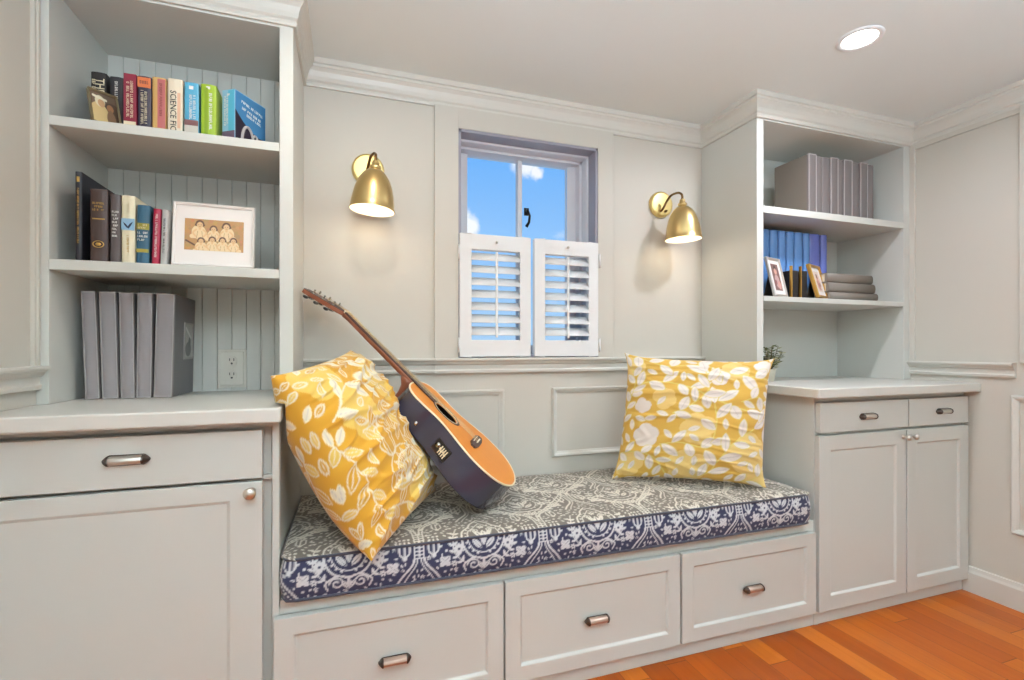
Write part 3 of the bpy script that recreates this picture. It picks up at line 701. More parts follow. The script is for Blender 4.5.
# ------------------------------------------------------------------ pillows
def pillow_print(kind):
    G = {0: rgb(208, 152, 46), 1: rgb(206, 162, 72)}[kind]; PALE = {0: rgb(222, 184, 92), 1: rgb(224, 190, 116)}[kind]; WHT = {0: rgb(226, 214, 188), 1: rgb(222, 210, 200)}[kind]; GREY = rgb(200, 190, 182); OL = {0: rgb(244, 232, 190), 1: rgb(214, 196, 110)}[kind]
    c = Canvas(1.0, 1.0, 420, G); rnd = random.Random(11 + kind)
    def bloom(x, y, r, col):
        for k in range(5):
            a = 2 * PI * k / 5 + rnd.random(); c.disc(x + .5 * r * math.cos(a), y + .5 * r * math.sin(a), r * .62, col)
    def spray(pts, n, L, wd, filled=True):
        cp = curve(pts, 12); c.line(cp, .007, OL if kind else WHT)
        for k in range(n):
            i = int((.06 + .92 * k / n) * (len(cp) - 2)); a = math.atan2(cp[i + 1][1] - cp[i][1], cp[i + 1][0] - cp[i][0]); s_ = 1 if k % 2 else -1
            l = L * rnd.uniform(.72, 1.12); wv = wd * rnd.uniform(.75, 1.1)
            if filled: c.leaf(cp[i][0], cp[i][1], a + s_ * rnd.uniform(.6, 1.0), l, wv, WHT, GREY, OL, .004)
            else: c.leaf(cp[i][0], cp[i][1], a + s_ * rnd.uniform(.6, 1.0), l, wv, PALE if rnd.random() < .4 else G, WHT, WHT, .005)
        i = len(cp) - 2; a = math.atan2(cp[i + 1][1] - cp[i][1], cp[i + 1][0] - cp[i][0]); c.leaf(cp[-1][0], cp[-1][1], a, L, wd, WHT, GREY)
    if kind == 1:
        for x, y, r in ((.52, .42, .10), (.83, .27, .13), (.48, .14, .12), (.90, .10, .09), (.12, .14, .09), (.30, .62, .07), (.72, .86, .08), (.08, .86, .08)): bloom(x, y, r, PALE)
        bloom(.21, .36, .075, WHT); bloom(.17, .57, .05, WHT); bloom(.62, .80, .06, WHT); bloom(.90, .90, .06, WHT)
        spray([(.05, .66), (.2, .74), (.42, .72), (.62, .62), (.80, .56)], 9, .13, .062)
        spray([(.10, .98), (.28, .88), (.50, .90), (.74, .82), (.96, .80)], 10, .14, .066)
        spray([(.30, .30), (.42, .32), (.58, .30), (.62, .46), (.60, .60)], 7, .12, .056)
        spray([(.46, .02), (.60, .10), (.66, .22), (.74, .34), (.86, .44)], 8, .125, .056)
        spray([(.02, .22), (.16, .24), (.28, .20), (.36, .08)], 7, .11, .05)
        spray([(.02, .44), (.05, .56), (.10, .72), (.06, .86)], 7, .10, .046)
        spray([(.70, .04), (.84, .06), (.96, .18), (.97, .36)], 6, .11, .05)
        spray([(.76, .62), (.88, .66), (.95, .58), (.96, .46)], 6, .11, .05)
        spray([(.36, .52), (.46, .58), (.56, .70), (.54, .84)], 7, .12, .055)
    else:
        for x, y, r in ((.22, .88, .14), (.30, .62, .12), (.62, .72, .11), (.78, .90, .10), (.55, .18, .14), (.85, .50, .10)): bloom(x, y, r, PALE)
        spray([(.12, .64), (.34, .76), (.50, .72), (.70, .76), (.86, .62)], 9, .115, .048)
        spray([(.40, .96), (.56, .90), (.66, .80), (.80, .72)], 6, .10, .040)
        spray([(.92, .70), (.90, .50), (.88, .32), (.80, .12)], 8, .10, .036, False)
        spray([(.08, .56), (.12, .40), (.14, .24), (.22, .08)], 9, .10, .036, False)
        spray([(.20, .20), (.36, .16), (.46, .06), (.60, .03)], 6, .10, .036, False)
        # outlined fruits and flowers drawn in white line
        for x, y, r in ((.62, .38, .085), (.34, .46, .070), (.70, .22, .06)):
            c.ring(x, y, r, .008, WHT)
            for k in range(3): c.line(arc(x + (k - 1) * .3 * r, y, r * .35, 90, 270 if k < 2 else -90, 10, r * .95), .006, WHT)
            for k in (-1, 0, 1): c.leaf(x, y + r, PI / 2 + .6 * k, .05, .022, None, None, WHT, .003); c.leaf(x, y + r, PI / 2 + .6 * k, .044, .016, G)
        for k in range(9): c.leaf(.42, .24, .1 + k * .36, .15, .040, G if k % 2 else PALE, WHT, WHT, .005)
        for q in range(3): c.line(arc(.42, .24, .10 + .035 * q, 10, 175, 18), .006, WHT)
        spray([(.46, .58), (.52, .50), (.50, .36), (.44, .30)], 6, .085, .036, False)
        spray([(.72, .60), (.74, .48), (.80, .40)], 5, .085, .036, False)
        spray([(.24, .54), (.40, .56), (.56, .56)], 5, .09, .04, False)
    # scattered leaves wherever the ground is still bare
    for k in range(2500):
        x, y = rnd.random(), rnd.random(); i, j = int(x * 420), int(y * 420)
        w9 = c.a[max(0, j - 11):j + 12, max(0, i - 11):i + 12]
        if np.minimum(np.abs(w9 - np.array(G[:3])).max(-1), np.abs(w9 - np.array(PALE[:3])).max(-1)).max() > .03: continue
        a = rnd.uniform(0, 6.28)
        if kind or rnd.random() < .25: c.leaf(x - .03 * math.cos(a), y - .03 * math.sin(a), a, .075, .034, WHT, GREY, OL, .003)
        else: c.leaf(x - .03 * math.cos(a), y - .03 * math.sin(a), a, .07, .03, None, None, WHT, .004); c.leaf(x - .026 * math.cos(a), y - .026 * math.sin(a), a, .062, .022, PALE if rnd.random() < .5 else G, WHT)
    return c
PILLOW = printed('printed_cotton', 0.85, sheen=0.3, bump=0.25, bscale=800)
def pillow(label, corners, kind, T, group, wrinkle, seed, back=.85, give=False):
    TL, TR, BR, BL = [Vector(p) for p in corners]; cen = (TL + TR + BR + BL) / 4
    ex = ((TR - TL) + (BR - BL)); sx = ex.length / 4; ex.normalize(); ey = ((TL - BL) + (TR - BR)); sy = ey.length / 4; ey = (ey - ex * ey.dot(ex)).normalized(); ez = ex.cross(ey)
    M = Matrix(((ex.x, ey.x, ez.x, cen.x), (ex.y, ey.y, ez.y, cen.y), (ex.z, ey.z, ez.z, cen.z), (0, 0, 0, 1)))
    inv = M.inverted(); cl = [inv @ p for p in (TL, TR, BR, BL)]
    N = 170; dd = np.sin(np.linspace(-PI / 2, PI / 2, 4001)); zz = T * np.sqrt(np.maximum(0, 1 - np.abs(dd) ** 2.6))
    al = np.concatenate([[0], np.cumsum(np.hypot(np.diff(dd) * (sx + sy) / 2, np.diff(zz)))]); a = np.interp(np.linspace(0, 1, N), al / al[-1], dd); U, V = np.meshgrid(a, a)   # even spacing over the cloth
    uu, vv = (U + 1) / 2, (V + 1) / 2; tu, tv = np.meshgrid(np.linspace(0, 1, N), np.linspace(0, 1, N))
    base = sum(w[..., None] * np.array(tuple(cl[k])) for k, w in enumerate(((1 - uu) * vv, uu * vv, uu * (1 - vv), (1 - uu) * (1 - vv))))
    # pulled-in edges, pointed corners
    pin = .035
    base[..., 0] -= np.sign(U) * np.abs(U) ** 3 * sx * pin * (1 - V ** 2); base[..., 1] -= np.sign(V) * np.abs(V) ** 3 * sy * pin * (1 - U ** 2)
    ear = (.06 if kind else .015) * (np.abs(U) * np.abs(V)) ** 9; base[..., 0] += np.sign(U) * sx * ear; base[..., 1] += np.sign(V) * sy * ear
    th = T * ((1 - np.abs(U) ** 2.6) * (1 - np.abs(V) ** 2.6)) ** .5
    wr = np.zeros_like(U)
    for i in range(N):
        for j in range(N):
            p = Vector((U[i, j] * wrinkle[0] + V[i, j] * wrinkle[3] + seed, V[i, j] * wrinkle[1] - U[i, j] * wrinkle[3], seed * .7))
            q = noise.noise(p); q2 = noise.noise(p * 1.9 + Vector((5, 1, 2)))
            wr[i, j] = .9 * (1 - abs(q) * 4.5 if abs(q) < .22 else .0) + .5 * (1 - abs(q2) * 5 if abs(q2) < .2 else 0) - .35
    edge = np.maximum(np.abs(U), np.abs(V)); amp = wrinkle[2] * (.55 + .45 * edge ** 2) * np.clip((1 - edge) * 10, 0, 1)
    c = pillow_print(kind); colr = c.sample(tu, tv)
    F = base.copy(); F[..., 2] += th + wr * amp; B = base.copy(); B[..., 2] -= th * back
    if give:
        for A, d in ((F, -ez), (B, -ez)):
            for i in range(N):
                for j in range(N):
                    p = M @ Vector(A[i, j]); k = 0
                    while in_guitar(p) and k < 60: p = p + d * .003; k += 1
                    while in_counter(p) and k < 90: p = p + Vector((.003, -.0005, .001)); k += 1
                    if p.z < .5335 and p.y > 1.345: p.z = .5335; k += 1
                    if k: A[i, j] = tuple(inv @ p)
    else:
        for A in (F, B):
            for i in range(N):
                for j in range(N):
                    p = M @ Vector(A[i, j])
                    if p.z < .5335: p.z = .5335; A[i, j] = tuple(inv @ p)
    m = MB(); grid_mesh(m, F, colr); grid_mesh(m, B[:, ::-1], colr[:, ::-1])
    o = m.build('throw_pillow', PILLOW, fixn=False); o.matrix_world = M
    tag(o, label, 'pillow', group)
    bm = bmesh.new(); bm.from_mesh(o.data); bmesh.ops.remove_doubles(bm, verts=bm.verts, dist=1e-5); bm.to_mesh(o.data); bm.free()
    return o
pillow('golden yellow leaf-print pillow leaning on the left cabinet in front of the guitar', [(-.188, 1.352, .985), (.000, 1.80, 1.048), (.280, 1.70, .556), (.050, 1.275, .522)], 0, .118, 'yellow print pillows', (.9, 3.4, .019, .5), 3.3, 1.15, True)
pillow('yellow pillow with large white leaves propped at the right end of the seat', [(1.105, 1.765, 1.025), (1.590, 1.50, 1.005), (1.478, 1.432, .538), (1.012, 1.715, .542)], 1, .090, 'yellow print pillows', (.9, 2.8, .010, -.3), 7.1)

# ------------------------------------------------------------------ guitar
def guitar():
    M = G_M
    g = local_thing('acoustic_guitar', 'acoustic guitar with honey top and dark sides leaning in the seat corner', 'guitar', M)
    NAVY = mat('dark_blue_lacquer', rgb(58, 58, 76), .22, bump=.01, coat=.4, var=.1, vscale=3)
    TOP = mat('honey_spruce', rgb(228, 140, 44), .38, bump=.02, bscale=40, var=.07, vscale=8, coat=.0, spec=.3, stretch=(9, .6, 1))
    CREAM = mat('cream_binding', rgb(238, 222, 190), .4); ROSE = mat('rosewood', rgb(70, 46, 40), .45, bump=.05, var=.2, vscale=20, stretch=(6, 1, 1))
    MAHOG = mat('mahogany_neck', rgb(150, 88, 62), .35, bump=.02, var=.12, vscale=12, stretch=(6, .6, 1)); INSIDE = mat('guitar_inside', rgb(60, 42, 30), .8)
    CHROME = mat('tuner_chrome', rgb(170, 165, 158), .2, 1.0); STEEL = mat('bronze_string', rgb(196, 168, 128), .3, 1.0); BONE = mat('bone', rgb(236, 228, 208), .4); TORT = mat('tortoise_black', rgb(28, 24, 26), .3)
    half = curve(list(zip(G_W, G_Y)), 5); half = [(max(0, w), y) for w, y in half]
    out = half + [(-w, y) for w, y in half[::-1][1:-1]]
    dep = lambda y: .118 - .022 * (y / .505)
    n = len(out)
    # sides and back (open at the top)
    m = MB(); cx, cyy = 0, .22
    prof = ((0.0, 0.0, 1.0), (.3, 0, 1.0), (.95, 0, 1.0), (.985, 0, .992), (1.0, 0, .975))
    rings = [[(w * k, cyy + (y - cyy) * k, -dep(y) * d) for w, y in out] for d, _, k in prof]
    m.loft(rings, True, False, 0, True)
    m.add([rings[-1][i] for i in range(n)], [tuple(range(n))], 0)
    m.loft([[(w * .985, cyy + (y - cyy) * .985, -.0005) for w, y in out], [(w * .985, cyy + (y - cyy) * .985, -dep(y) * .9) for w, y in out]], True, False, 1, True)
    body = m.build('body', [NAVY, INSIDE], g, fixn=False)
    bm = bmesh.new(); bm.from_mesh(body.data); bmesh.ops.recalc_face_normals(bm, faces=[f for f in bm.faces if f.material_index == 0]); bm.to_mesh(body.data); bm.free()
    # soundboard with a real hole
    bm = bmesh.new(); hy, hr = .345, .050
    ov = [bm.verts.new((w * .993, cyy + (y - cyy) * .994, .0015)) for w, y in out]
    hv = [bm.verts.new((hr * math.cos(2 * PI * k / 40), hy + hr * math.sin(2 * PI * k / 40), .0015)) for k in range(40)]
    es = [bm.edges.new((ov[i], ov[(i + 1) % n])) for i in range(n)] + [bm.edges.new((hv[i], hv[(i + 1) % 40])) for i in range(40)]
    bmesh.ops.triangle_fill(bm, use_beauty=True, edges=es, normal=(0, 0, 1))
    ret = bmesh.ops.extrude_face_region(bm, geom=bm.faces[:]); bmesh.ops.translate(bm, vec=(0, 0, -.004), verts=[e for e in ret['geom'] if isinstance(e, bmesh.types.BMVert)])
    bmesh.ops.recalc_face_normals(bm, faces=bm.faces)
    me = bpy.data.meshes.new('soundboard'); bm.to_mesh(me); bm.free(); me.materials.append(TOP)
    o = bpy.data.objects.new('soundboard', me); COL.objects.link(o); o.parent = g; lab(o, 'honey coloured wooden top')
    m = MB(); m.tube([(w, y, .0) for w, y in out], .0034, 8, closed=True); lab(m.build('binding', CREAM, g), 'cream edge binding')
    m = MB(); m.lathe([(.051, .0016), (.051, .0024), (.0545, .0024), (.0545, .0016)], Matrix.Translation((0, hy, 0)), 48, 0); m.lathe([(.0555, .0016), (.0555, .0022), (.064, .0022), (.064, .0016)], Matrix.Translation((0, hy, 0)), 48, 1)
    m.build('rosette', [CREAM, ROSE], g)
    # neck, heel
    def nw(y): return (.0275 - (.0275 - .0215) * (y - .505) / .358)
    m = MB(); rings = []
    for y, d in ((.498, .024), (.52, .024), (.56, .021), (.70, .020), (.84, .018), (.866, .020)):
        rings.append([(nw(y) * math.cos(a), y, .003 - d * max(0, math.sin(a))) for a in [PI * k / 12 for k in range(13)]])
    m.loft(rings, True, True, 0, True)
    rings = []
    for z, ya, wv in ((-.004, .565, .0265), (-.022, .556, .0255), (-.040, .536, .022), (-.065, .527, .018), (-.088, .524, .014), (-.094, .521, .011)):
        rings.append([(-wv, .496, z), (wv, .496, z), (wv * .9, ya - .018, z), (wv * .45, ya - .004, z), (0, ya, z), (-wv * .45, ya - .004, z), (-wv * .9, ya - .018, z)])
    m.loft(rings, True, True, 0, True)
    m.build('neck', MAHOG, g)
    m = MB(); m.loft([[(-.0285, .400, .002), (.0285, .400, .002), (.0285, .400, .0075), (-.0285, .400, .0075)], [(-.0218, .862, .002), (.0218, .862, .002), (.0218, .862, .0075), (-.0218, .862, .0075)]], True, True, 0, False)
    fb = m.build('fingerboard', ROSE, g)
    m = MB()
    for k in range(1, 21):
        y = .863 - .645 * (1 - 2 ** (-k / 12.0)); w = .0285 - (.0067) * (y - .40) / .462
        m.tube([(-w, y, .0076), (w, y, .0076)], .0010, 6)
    m.build('frets', CHROME, fb)
    m = MB(); m.box(-.022, .022, .862, .868, .002, .0105); m.build('nut', BONE, g)
    # headstock
    H = Matrix.Translation((0, .866, .004)) @ Matrix.Rotation(math.radians(-14), 4, 'X')
    poly = [(-.0225, 0), (.0225, 0), (.031, .022), (.036, .05), (.036, .16), (.028, .172), (.010, .176), (0, .172), (-.010, .176), (-.028, .172), (-.036, .16), (-.036, .05), (-.031, .022)]
    m = MB(); m.prism(poly, -.015, 0, H); hs = m.build('headstock', MAHOG, g, bevel=.0015)
    m = MB(); m.prism([(x * .98, y) for x, y in poly], .0, .0018, H); m.build('headplate', ROSE, hs)
    for s_ in (-1, 1):
        for k in range(3):
            y = .048 + .043 * k
            m = MB(); m.lathe([(.0001, .016), (.003, .016), (.003, .002), (.0055, .0025), (.0055, .0)], H @ Matrix.Translation((s_ * .022, y, .001)), 12)
            m.tube([tuple(H @ Vector((s_ * .030, y, -.019))), tuple(H @ Vector((s_ * .052, y, -.019)))], .0026, 8)
            m.box(s_ * .022 - .008, s_ * .022 + .008, y - .010, y + .010, -.022, -.015, 0, H)
            m.loft([[tuple(H @ Vector((s_ * (.050 + .004 * q), y + ry * math.cos(a), -.019 + rz * math.sin(a)))) for a in [2 * PI * i / 14 for i in range(14)]] for q, ry, rz in ((0, .004, .003), (1, .009, .0045), (3, .010, .0055), (4, .008, .004), (4.6, .003, .002))], True, True, 1, True)
            m.build('tuning_machine', [CHROME, TORT], g)
    # bridge with saddle and pins
    m = MB(); m.prism([(-.085, .188), (-.07, .183), (-.03, .178), (.03, .178), (.07, .183), (.085, .188), (.085, .204), (.05, .214), (-.05, .214), (-.085, .204)], .0015, .0095)
    br = m.build('bridge', ROSE, g, bevel=.0015)
    m = MB(); m.box(-.038, .038, .2045, .2075, .009, .0135); m.build('saddle', BONE, br)
    sx = [-.0275 + .011 * k for k in range(6)]; nx = [-.0175 + .007 * k for k in range(6)]
    for k in range(6):
        m = MB(); m.lathe([(.0001, .016), (.0026, .0155), (.0032, .013), (.002, .0108), (.002, .009)], Matrix.Translation((sx[k], .193, 0)), 10); m.build('bridge_pin', BONE, br)
        e = H @ Vector(((-1 if k < 3 else 1) * .022, (.048 + .043 * (k if k < 3 else 5 - k)), .010))
        m = MB(); m.tube([(sx[k], .1935, .012), (sx[k], .206, .0140), (nx[k], .865, .0108), tuple(e)], .00075 - .00006 * k, 6); m.build('string', STEEL, g)
    # preamp panel on the side that faces the room, strap button
    def side(y, z):
        for (w0, y0), (w1, y1) in zip(half[:-1], half[1:]):
            if y0 <= y <= y1 and y1 > y0:
                u = (y - y0) / (y1 - y0); w = w0 + (w1 - w0) * u; d = Vector((-(w1 - w0), y1 - y0, 0)).normalized()
                nrm = Vector((0, 0, 1)).cross(d).normalized()
                if nrm.x > 0: nrm = -nrm
                zz = d.cross(nrm) if False else Vector((0, 0, 1))
                return Matrix(((d.x, zz.x, nrm.x, -w), (d.y, zz.y, nrm.y, y), (d.z, zz.z, nrm.z, z), (0, 0, 0, 1)))
    F = side(.262, -.060)
    m = MB(); m.box(-.036, .036, -.022, .022, -.002, .003, 0, F); pa = m.build('preamp', TORT, g, bevel=.001)
    lab(pa, 'black preamp panel with knob and sliders')
    m = MB(); m.lathe([(.0001, .011), (.008, .0105), (.009, .004), (.0095, .003)], F @ Matrix.Translation((.019, .004, 0)), 18); m.build('volume_knob', CHROME, pa)
    for k in range(4):
        m = MB(); m.box(-.026 + .009 * k, -.022 + .009 * k, -.015, .014, .003, .0042, 0, F); m.box(-.0275 + .009 * k, -.0205 + .009 * k, -.004 + .004 * (k % 2), .002 + .004 * (k % 2), .004, .0075, 0, F); m.build('slider', CREAM, pa)
    F = side(.385, -.062)
    m = MB(); m.lathe([(.0001, .012), (.005, .0115), (.006, .009), (.0035, .006), (.0035, .001), (.006, .0)], F, 14); m.build('strap_button', CHROME, g)
guitar()

# ------------------------------------------------------------------ lettering
def text_mesh(name, body, size, M, material, parent, depth=.0004, sx=1.0, align='CENTER'):
    cu = bpy.data.curves.new(name, 'FONT'); cu.body = body; cu.size = size; cu.extrude = depth; cu.align_x = align; cu.align_y = 'CENTER'; cu.resolution_u = 2
    tmp = bpy.data.objects.new(name + '_tmp', cu); COL.objects.link(tmp)
    dg = bpy.context.evaluated_depsgraph_get(); me = bpy.data.meshes.new_from_object(tmp.evaluated_get(dg)); COL.objects.unlink(tmp); bpy.data.objects.remove(tmp); bpy.data.curves.remove(cu)
    me.transform(M @ Matrix.Diagonal((sx, 1, 1, 1))); me.materials.clear(); me.materials.append(material)
    me.name = name; o = bpy.data.objects.new(name, me); COL.objects.link(o); o.parent = parent; return o
def glyphs(name, length, width, rows, M, material, parent, seed):
    """unreadable small lettering: strokes in the manner of letters, running along +x"""
    rnd = random.Random(seed); m = MB()
    for r in range(rows):
        h = width / rows * .72; y0 = width * (.5 - (r + .86) / rows); x = -length / 2
        while x < length / 2 - h * .3:
            wv = h * rnd.uniform(.35, .65)
            if rnd.random() < .14: x += h * .5; continue
            t = h * .17; k = rnd.randrange(4)
            m.box(x, x + t, y0, y0 + h, 0, .0004, 0, M)
            if k in (0, 1): m.box(x, x + wv, y0 + h - t, y0 + h, 0, .0004, 0, M)
            if k in (0, 2): m.box(x, x + wv, y0, y0 + t, 0, .0004, 0, M)
            if k in (1, 3): m.box(x, x + wv * .85, y0 + h * .42, y0 + h * .42 + t, 0, .0004, 0, M)
            if k in (0, 3): m.box(x + wv - t, x + wv, y0, y0 + h, 0, .0004, 0, M)
            x += wv + h * .22
    return m.build(name, material, parent)

# ------------------------------------------------------------------ books
def cloth(name, c, rough=.5): return mat(name, c, rough, bump=.08, bscale=500, var=.04)
def book(label, x0, x1, y, z, h, depth, cover, group, lean=0.0, yaw=0.0, paper=False, cat='book'):
    """upright book, spine facing -Y at y; local x across the spine, local y into the shelf"""
    w = x1 - x0
    M = Matrix.Translation(((x0 + x1) / 2, y, z)) @ Matrix.Rotation(yaw, 4, 'Z') @ Matrix.Rotation(lean, 4, 'Y')
    t = local_thing('book', label, cat, M, group)
    ct = .0012 if paper else .0026; hw = w / 2
    m = MB()
    b = min(.004, w * .18)
    spine = [(-hw, ct * 2), (-hw, b), (-hw * .8, b * .35), (-hw * .4, 0), (0, -b * .12), (hw * .4, 0), (hw * .8, b * .35), (hw, b), (hw, ct * 2)]
    sp_in = [(hw - ct, ct * 2 + .001), (-hw + ct, ct * 2 + .001)]
    if paper: spine = [(-hw, .002), (-hw, 0), (hw, 0), (hw, .002)]
    m.prism(spine + sp_in, 0, h)
    m.box(-hw, -hw + ct, ct * 2, depth, 0, h); m.box(hw - ct, hw, ct * 2, depth, 0, h)
    m.build('cover', cover, t, bevel=.0006)
    m = MB(); o = 0 if paper else .003
    m.box(-hw + ct, hw - ct, ct * 2 + .0012, depth - o, o + .0001, h - o); m.build('pages', PAPER, t)
    return t, w
def SP(z, x=0, flip=False):   # spine frame: lettering runs down the spine, on its outer face
    return Matrix.Translation((x, -.0008, z)) @ Matrix.Rotation(PI / 2, 4, 'X') @ Matrix.Rotation(-PI / 2, 4, 'Z')
def spine_band(t, w, z0, z1, material, name='spine_band', out=.0006, k=.96):
    m = MB(); m.box(-w / 2 * k, w / 2 * k, -out, .0015, z0, z1); return m.build(name, material, t)
def inkm(name, c, rough=.5): return mat(name, c, rough)
CREAMI = inkm('cream_ink', rgb(228, 214, 180)); WHI = inkm('white_ink', rgb(238, 236, 230)); GOLD = mat('gold_foil', rgb(206, 168, 92), .35, .7); BLKI = inkm('black_ink', rgb(32, 30, 30)); ORI = inkm('orange_ink', rgb(220, 120, 70)); PINKI = inkm('pink_ink', rgb(226, 160, 160)); NAVI = inkm('navy_ink', rgb(30, 40, 70)); REDI = inkm('brown_red_ink', rgb(128, 62, 58))
Z1, Z2 = 1.6775, 1.2965; Y1 = 1.612; Z3, Z4 = 1.6645, 1.2825
gA = 'paperbacks and novels on the top left shelf'; gB = 'hardbacks on the middle left shelf'
t, w = book('thick black book with cream capitals behind the brown photo frame, top left shelf', -.711, -.675, 1.705, Z1, .180, .11, cloth('black_cloth', rgb(40, 34, 34)), gA)
text_mesh('title', 'THE', .030, SP(.140, .004), CREAMI, t, sx=.8); glyphs('subtitle', .045, .012, 1, SP(.135, -.010), CREAMI, t, 1)
t, w = book('black book with small grey letters, left of the crimson book, top left shelf', -.666, -.632, 1.705, Z1, .174, .11, cloth('charcoal_cloth', rgb(52, 50, 54)), gA)
glyphs('title', .10, .010, 1, SP(.110), WHI, t, 2)
t, w = book('crimson thick paperback with cream title on top left shelf', -.5975, -.568, Y1, Z1, .145, .11, cloth('crimson', rgb(138, 34, 58), .4), gA, paper=True)
glyphs('title', .105, .018, 2, SP(.072), CREAMI, t, 3); spine_band(t, w, .002, .012, CREAMI); 
t, w = book('dark book with orange top band and pale letters, top left shelf', -.5655, -.5335, Y1, Z1, .144, .11, cloth('aubergine', rgb(54, 46, 64), .4), gA)
spine_band(t, w, .112, .140, ORI); glyphs('title', .095, .017, 2, SP(.056), CREAMI, t, 4); glyphs('author', .02, .012, 1, SP(.126) @ Matrix.Rotation(PI / 2, 4, 'Z'), REDI, t, 44)
t, w = book('tan and dusty rose book left of the cream science fiction book', -.531, -.498, Y1, Z1, .147, .11, cloth('tan_board', rgb(206, 164, 100), .5), gA)
m_ = MB(); m_.box(-.003, w / 2 * .94, -.0007, .0015, .004, .142); m_.build('spine_band', cloth('dusty_rose', rgb(186, 104, 102)), t); glyphs('title', .10, .009, 1, SP(.080, .005), REDI, t, 5)
t, w = book('cream book with SCIENCE FIC lettered down the spine on top left shelf', -.4945, -.4575, Y1, Z1, .150, .11, cloth('cream_board', rgb(226, 212, 188), .5), gA)
text_mesh('title', 'SCIENCE FIC', .021, SP(.058, -.004), BLKI, t, sx=.98); m_ = MB(); m_.box(w / 2 * .35, w / 2 * .75, -.0007, .0015, .01, .11); m_.build('spine_stripe', inkm('salmon_ink', rgb(222, 178, 148)), t)
t, w = book('sky blue book with brown picture at the foot of its spine, top left shelf', -.453, -.4175, Y1, Z1, .146, .11, cloth('sky_blue', rgb(88, 170, 204), .35), gA)
glyphs('title', .07, .018, 2, SP(.075, .003), WHI, t, 6); spine_band(t, w, .022, .038, inkm('brown_picture', rgb(120, 78, 76))); spine_band(t, w, .002, .022, inkm('pale_picture', rgb(196, 190, 178))); spine_band(t, w, .126, .136, WHI, 'publisher_mark', k=.3)
t, w = book('lime green book with white lettering on top left shelf', -.412, -.373, Y1, Z1, .148, .11, cloth('lime_green', rgb(156, 184, 40), .4), gA)
m_ = MB(); m_.box(-w / 2 * .5, -w / 2 * .05, -.0007, .0015, .004, .138); m_.build('spine_stripe', inkm('deep_lime', rgb(130, 158, 20)), t); glyphs('title', .105, .011, 1, SP(.070, .006), WHI, t, 7); spine_band(t, w, .134, .142, WHI, 'publisher_mark', k=.25)
# angled paperback with its cover turned to the room
yaw = -math.radians(33)
hw = .0225; c_, s_ = math.cos(yaw), math.sin(yaw); px, py = -.325 - hw * c_, 1.6145 - hw * s_
t, w = book('pale blue paperback turned to show its blue and black cover, top left shelf', px - hw, px + hw, py, Z1, .149, .122, cloth('pale_aqua', rgb(150, 196, 222), .3), gA, yaw=yaw, paper=True)
m_ = MB(); m_.box(.000, hw * .96, -.0006, .001, .026, .146); m_.build('spine_stripe', inkm('aqua_ink', rgb(92, 184, 214)), t); spine_band(t, w, .001, .026, inkm('mauve_picture', rgb(110, 88, 110)), k=.98); glyphs('title', .09, .016, 2, SP(.085, -.008), WHI, t, 8); spine_band(t, w, .131, .137, WHI, 'publisher_mark', k=.2)
xs = hw + .0002
curve_top = [(.002 + .118 * k / 12, .085 - .050 * (k / 12) + .018 * ((k / 12) * 2 - 1) ** 2 - .018 + .006) for k in range(13)]
CV = Matrix(((0, 0, 1, 0), (1, 0, 0, 0), (0, 1, 0, 0), (0, 0, 0, 1)))
m_ = MB(); m_.prism(curve_top + [(.120, .146), (.002, .146)], xs, xs + .0005, CV); cf = m_.build('cover_front', cloth('cover_blue', rgb(66, 128, 178), .3), t)
m_ = MB(); m_.prism([(.120, .002), (.002, .002)][::-1] + curve_top[::-1], xs, xs + .0005, CV); m_.build('cover_picture', cloth('cover_black', rgb(46, 36, 50), .3), t)
m_ = MB()
for k, (yy, zz) in enumerate(((.022, .130), (.018, .112), (.030, .098))): glyphs('cover_title', .085 - .012 * k, .011, 1, Matrix.Translation((xs + .0006, yy + .045, zz - .012)) @ Matrix.Rotation(-.13, 4, 'X') @ CV, WHI, t, 20 + k)
m_.tube([(xs + .001, .026 + .022 * (1 - math.cos(a)), .006 + .048 * math.sin(a)) for a in [PI * k / 14 for k in range(15)]], .0045, 8); m_.tube([(xs + .001, .078 + .010 * math.cos(a), .022 + .018 * math.sin(a)) for a in [2 * PI * k / 14 for k in range(14)]], .0035, 8, closed=True)
m_.build('cover_figure', inkm('grey_figure', rgb(176, 170, 170)), t)
# middle shelf
t, w = book('tall thin black atlas at the left end of the middle left shelf', -.7065, -.692, Y1, Z2, .240, .25, cloth('atlas_black', rgb(36, 34, 42), .45), gB)
glyphs('title', .15, .006, 1, SP(.12), GOLD, t, 9); spine_band(t, w, .212, .226, GOLD, 'publisher_mark', k=.4)
t, w = book('brown leather book with gilt title and gilt oval emblem, middle left shelf', -.674, -.6345, Y1, Z2, .197, .17, cloth('brown_leather', rgb(74, 56, 52), .4), gB)
for k in range(3): glyphs('title', .026 - .004 * (k == 1), .0075, 1, Matrix.Translation((0, -.0012, .158 - .009 * k)) @ Matrix.Rotation(PI / 2, 4, 'X'), GOLD, t, 30 + k)
spine_band(t, w, .114, .117, GOLD, 'gilt_line', k=.7)
m_ = MB(); M2 = Matrix.Translation((0, -.0006, .046)) @ Matrix.Rotation(PI / 2, 4, 'X') @ Matrix.Diagonal((1.15, .85, 1, 1)); m_.lathe([(.0095, 0), (.0095, .0012), (.0115, .0012), (.0115, 0)], M2, 24); m_.lathe([(.0001, .0012), (.006, .0012), (.006, 0)], M2, 6); m_.build('gilt_emblem', GOLD, t)
t, w = book('dark grey brown book with small white lines, right of the gilt leather book', -.6285, -.605, Y1, Z2, .187, .17, cloth('umber_cloth', rgb(88, 78, 78), .5), gB)
for k in range(8): glyphs('title', .013, .0075, 1, Matrix.Translation((0, -.001, .138 - .0095 * k)) @ Matrix.Rotation(PI / 2, 4, 'X'), WHI, t, 50 + k)
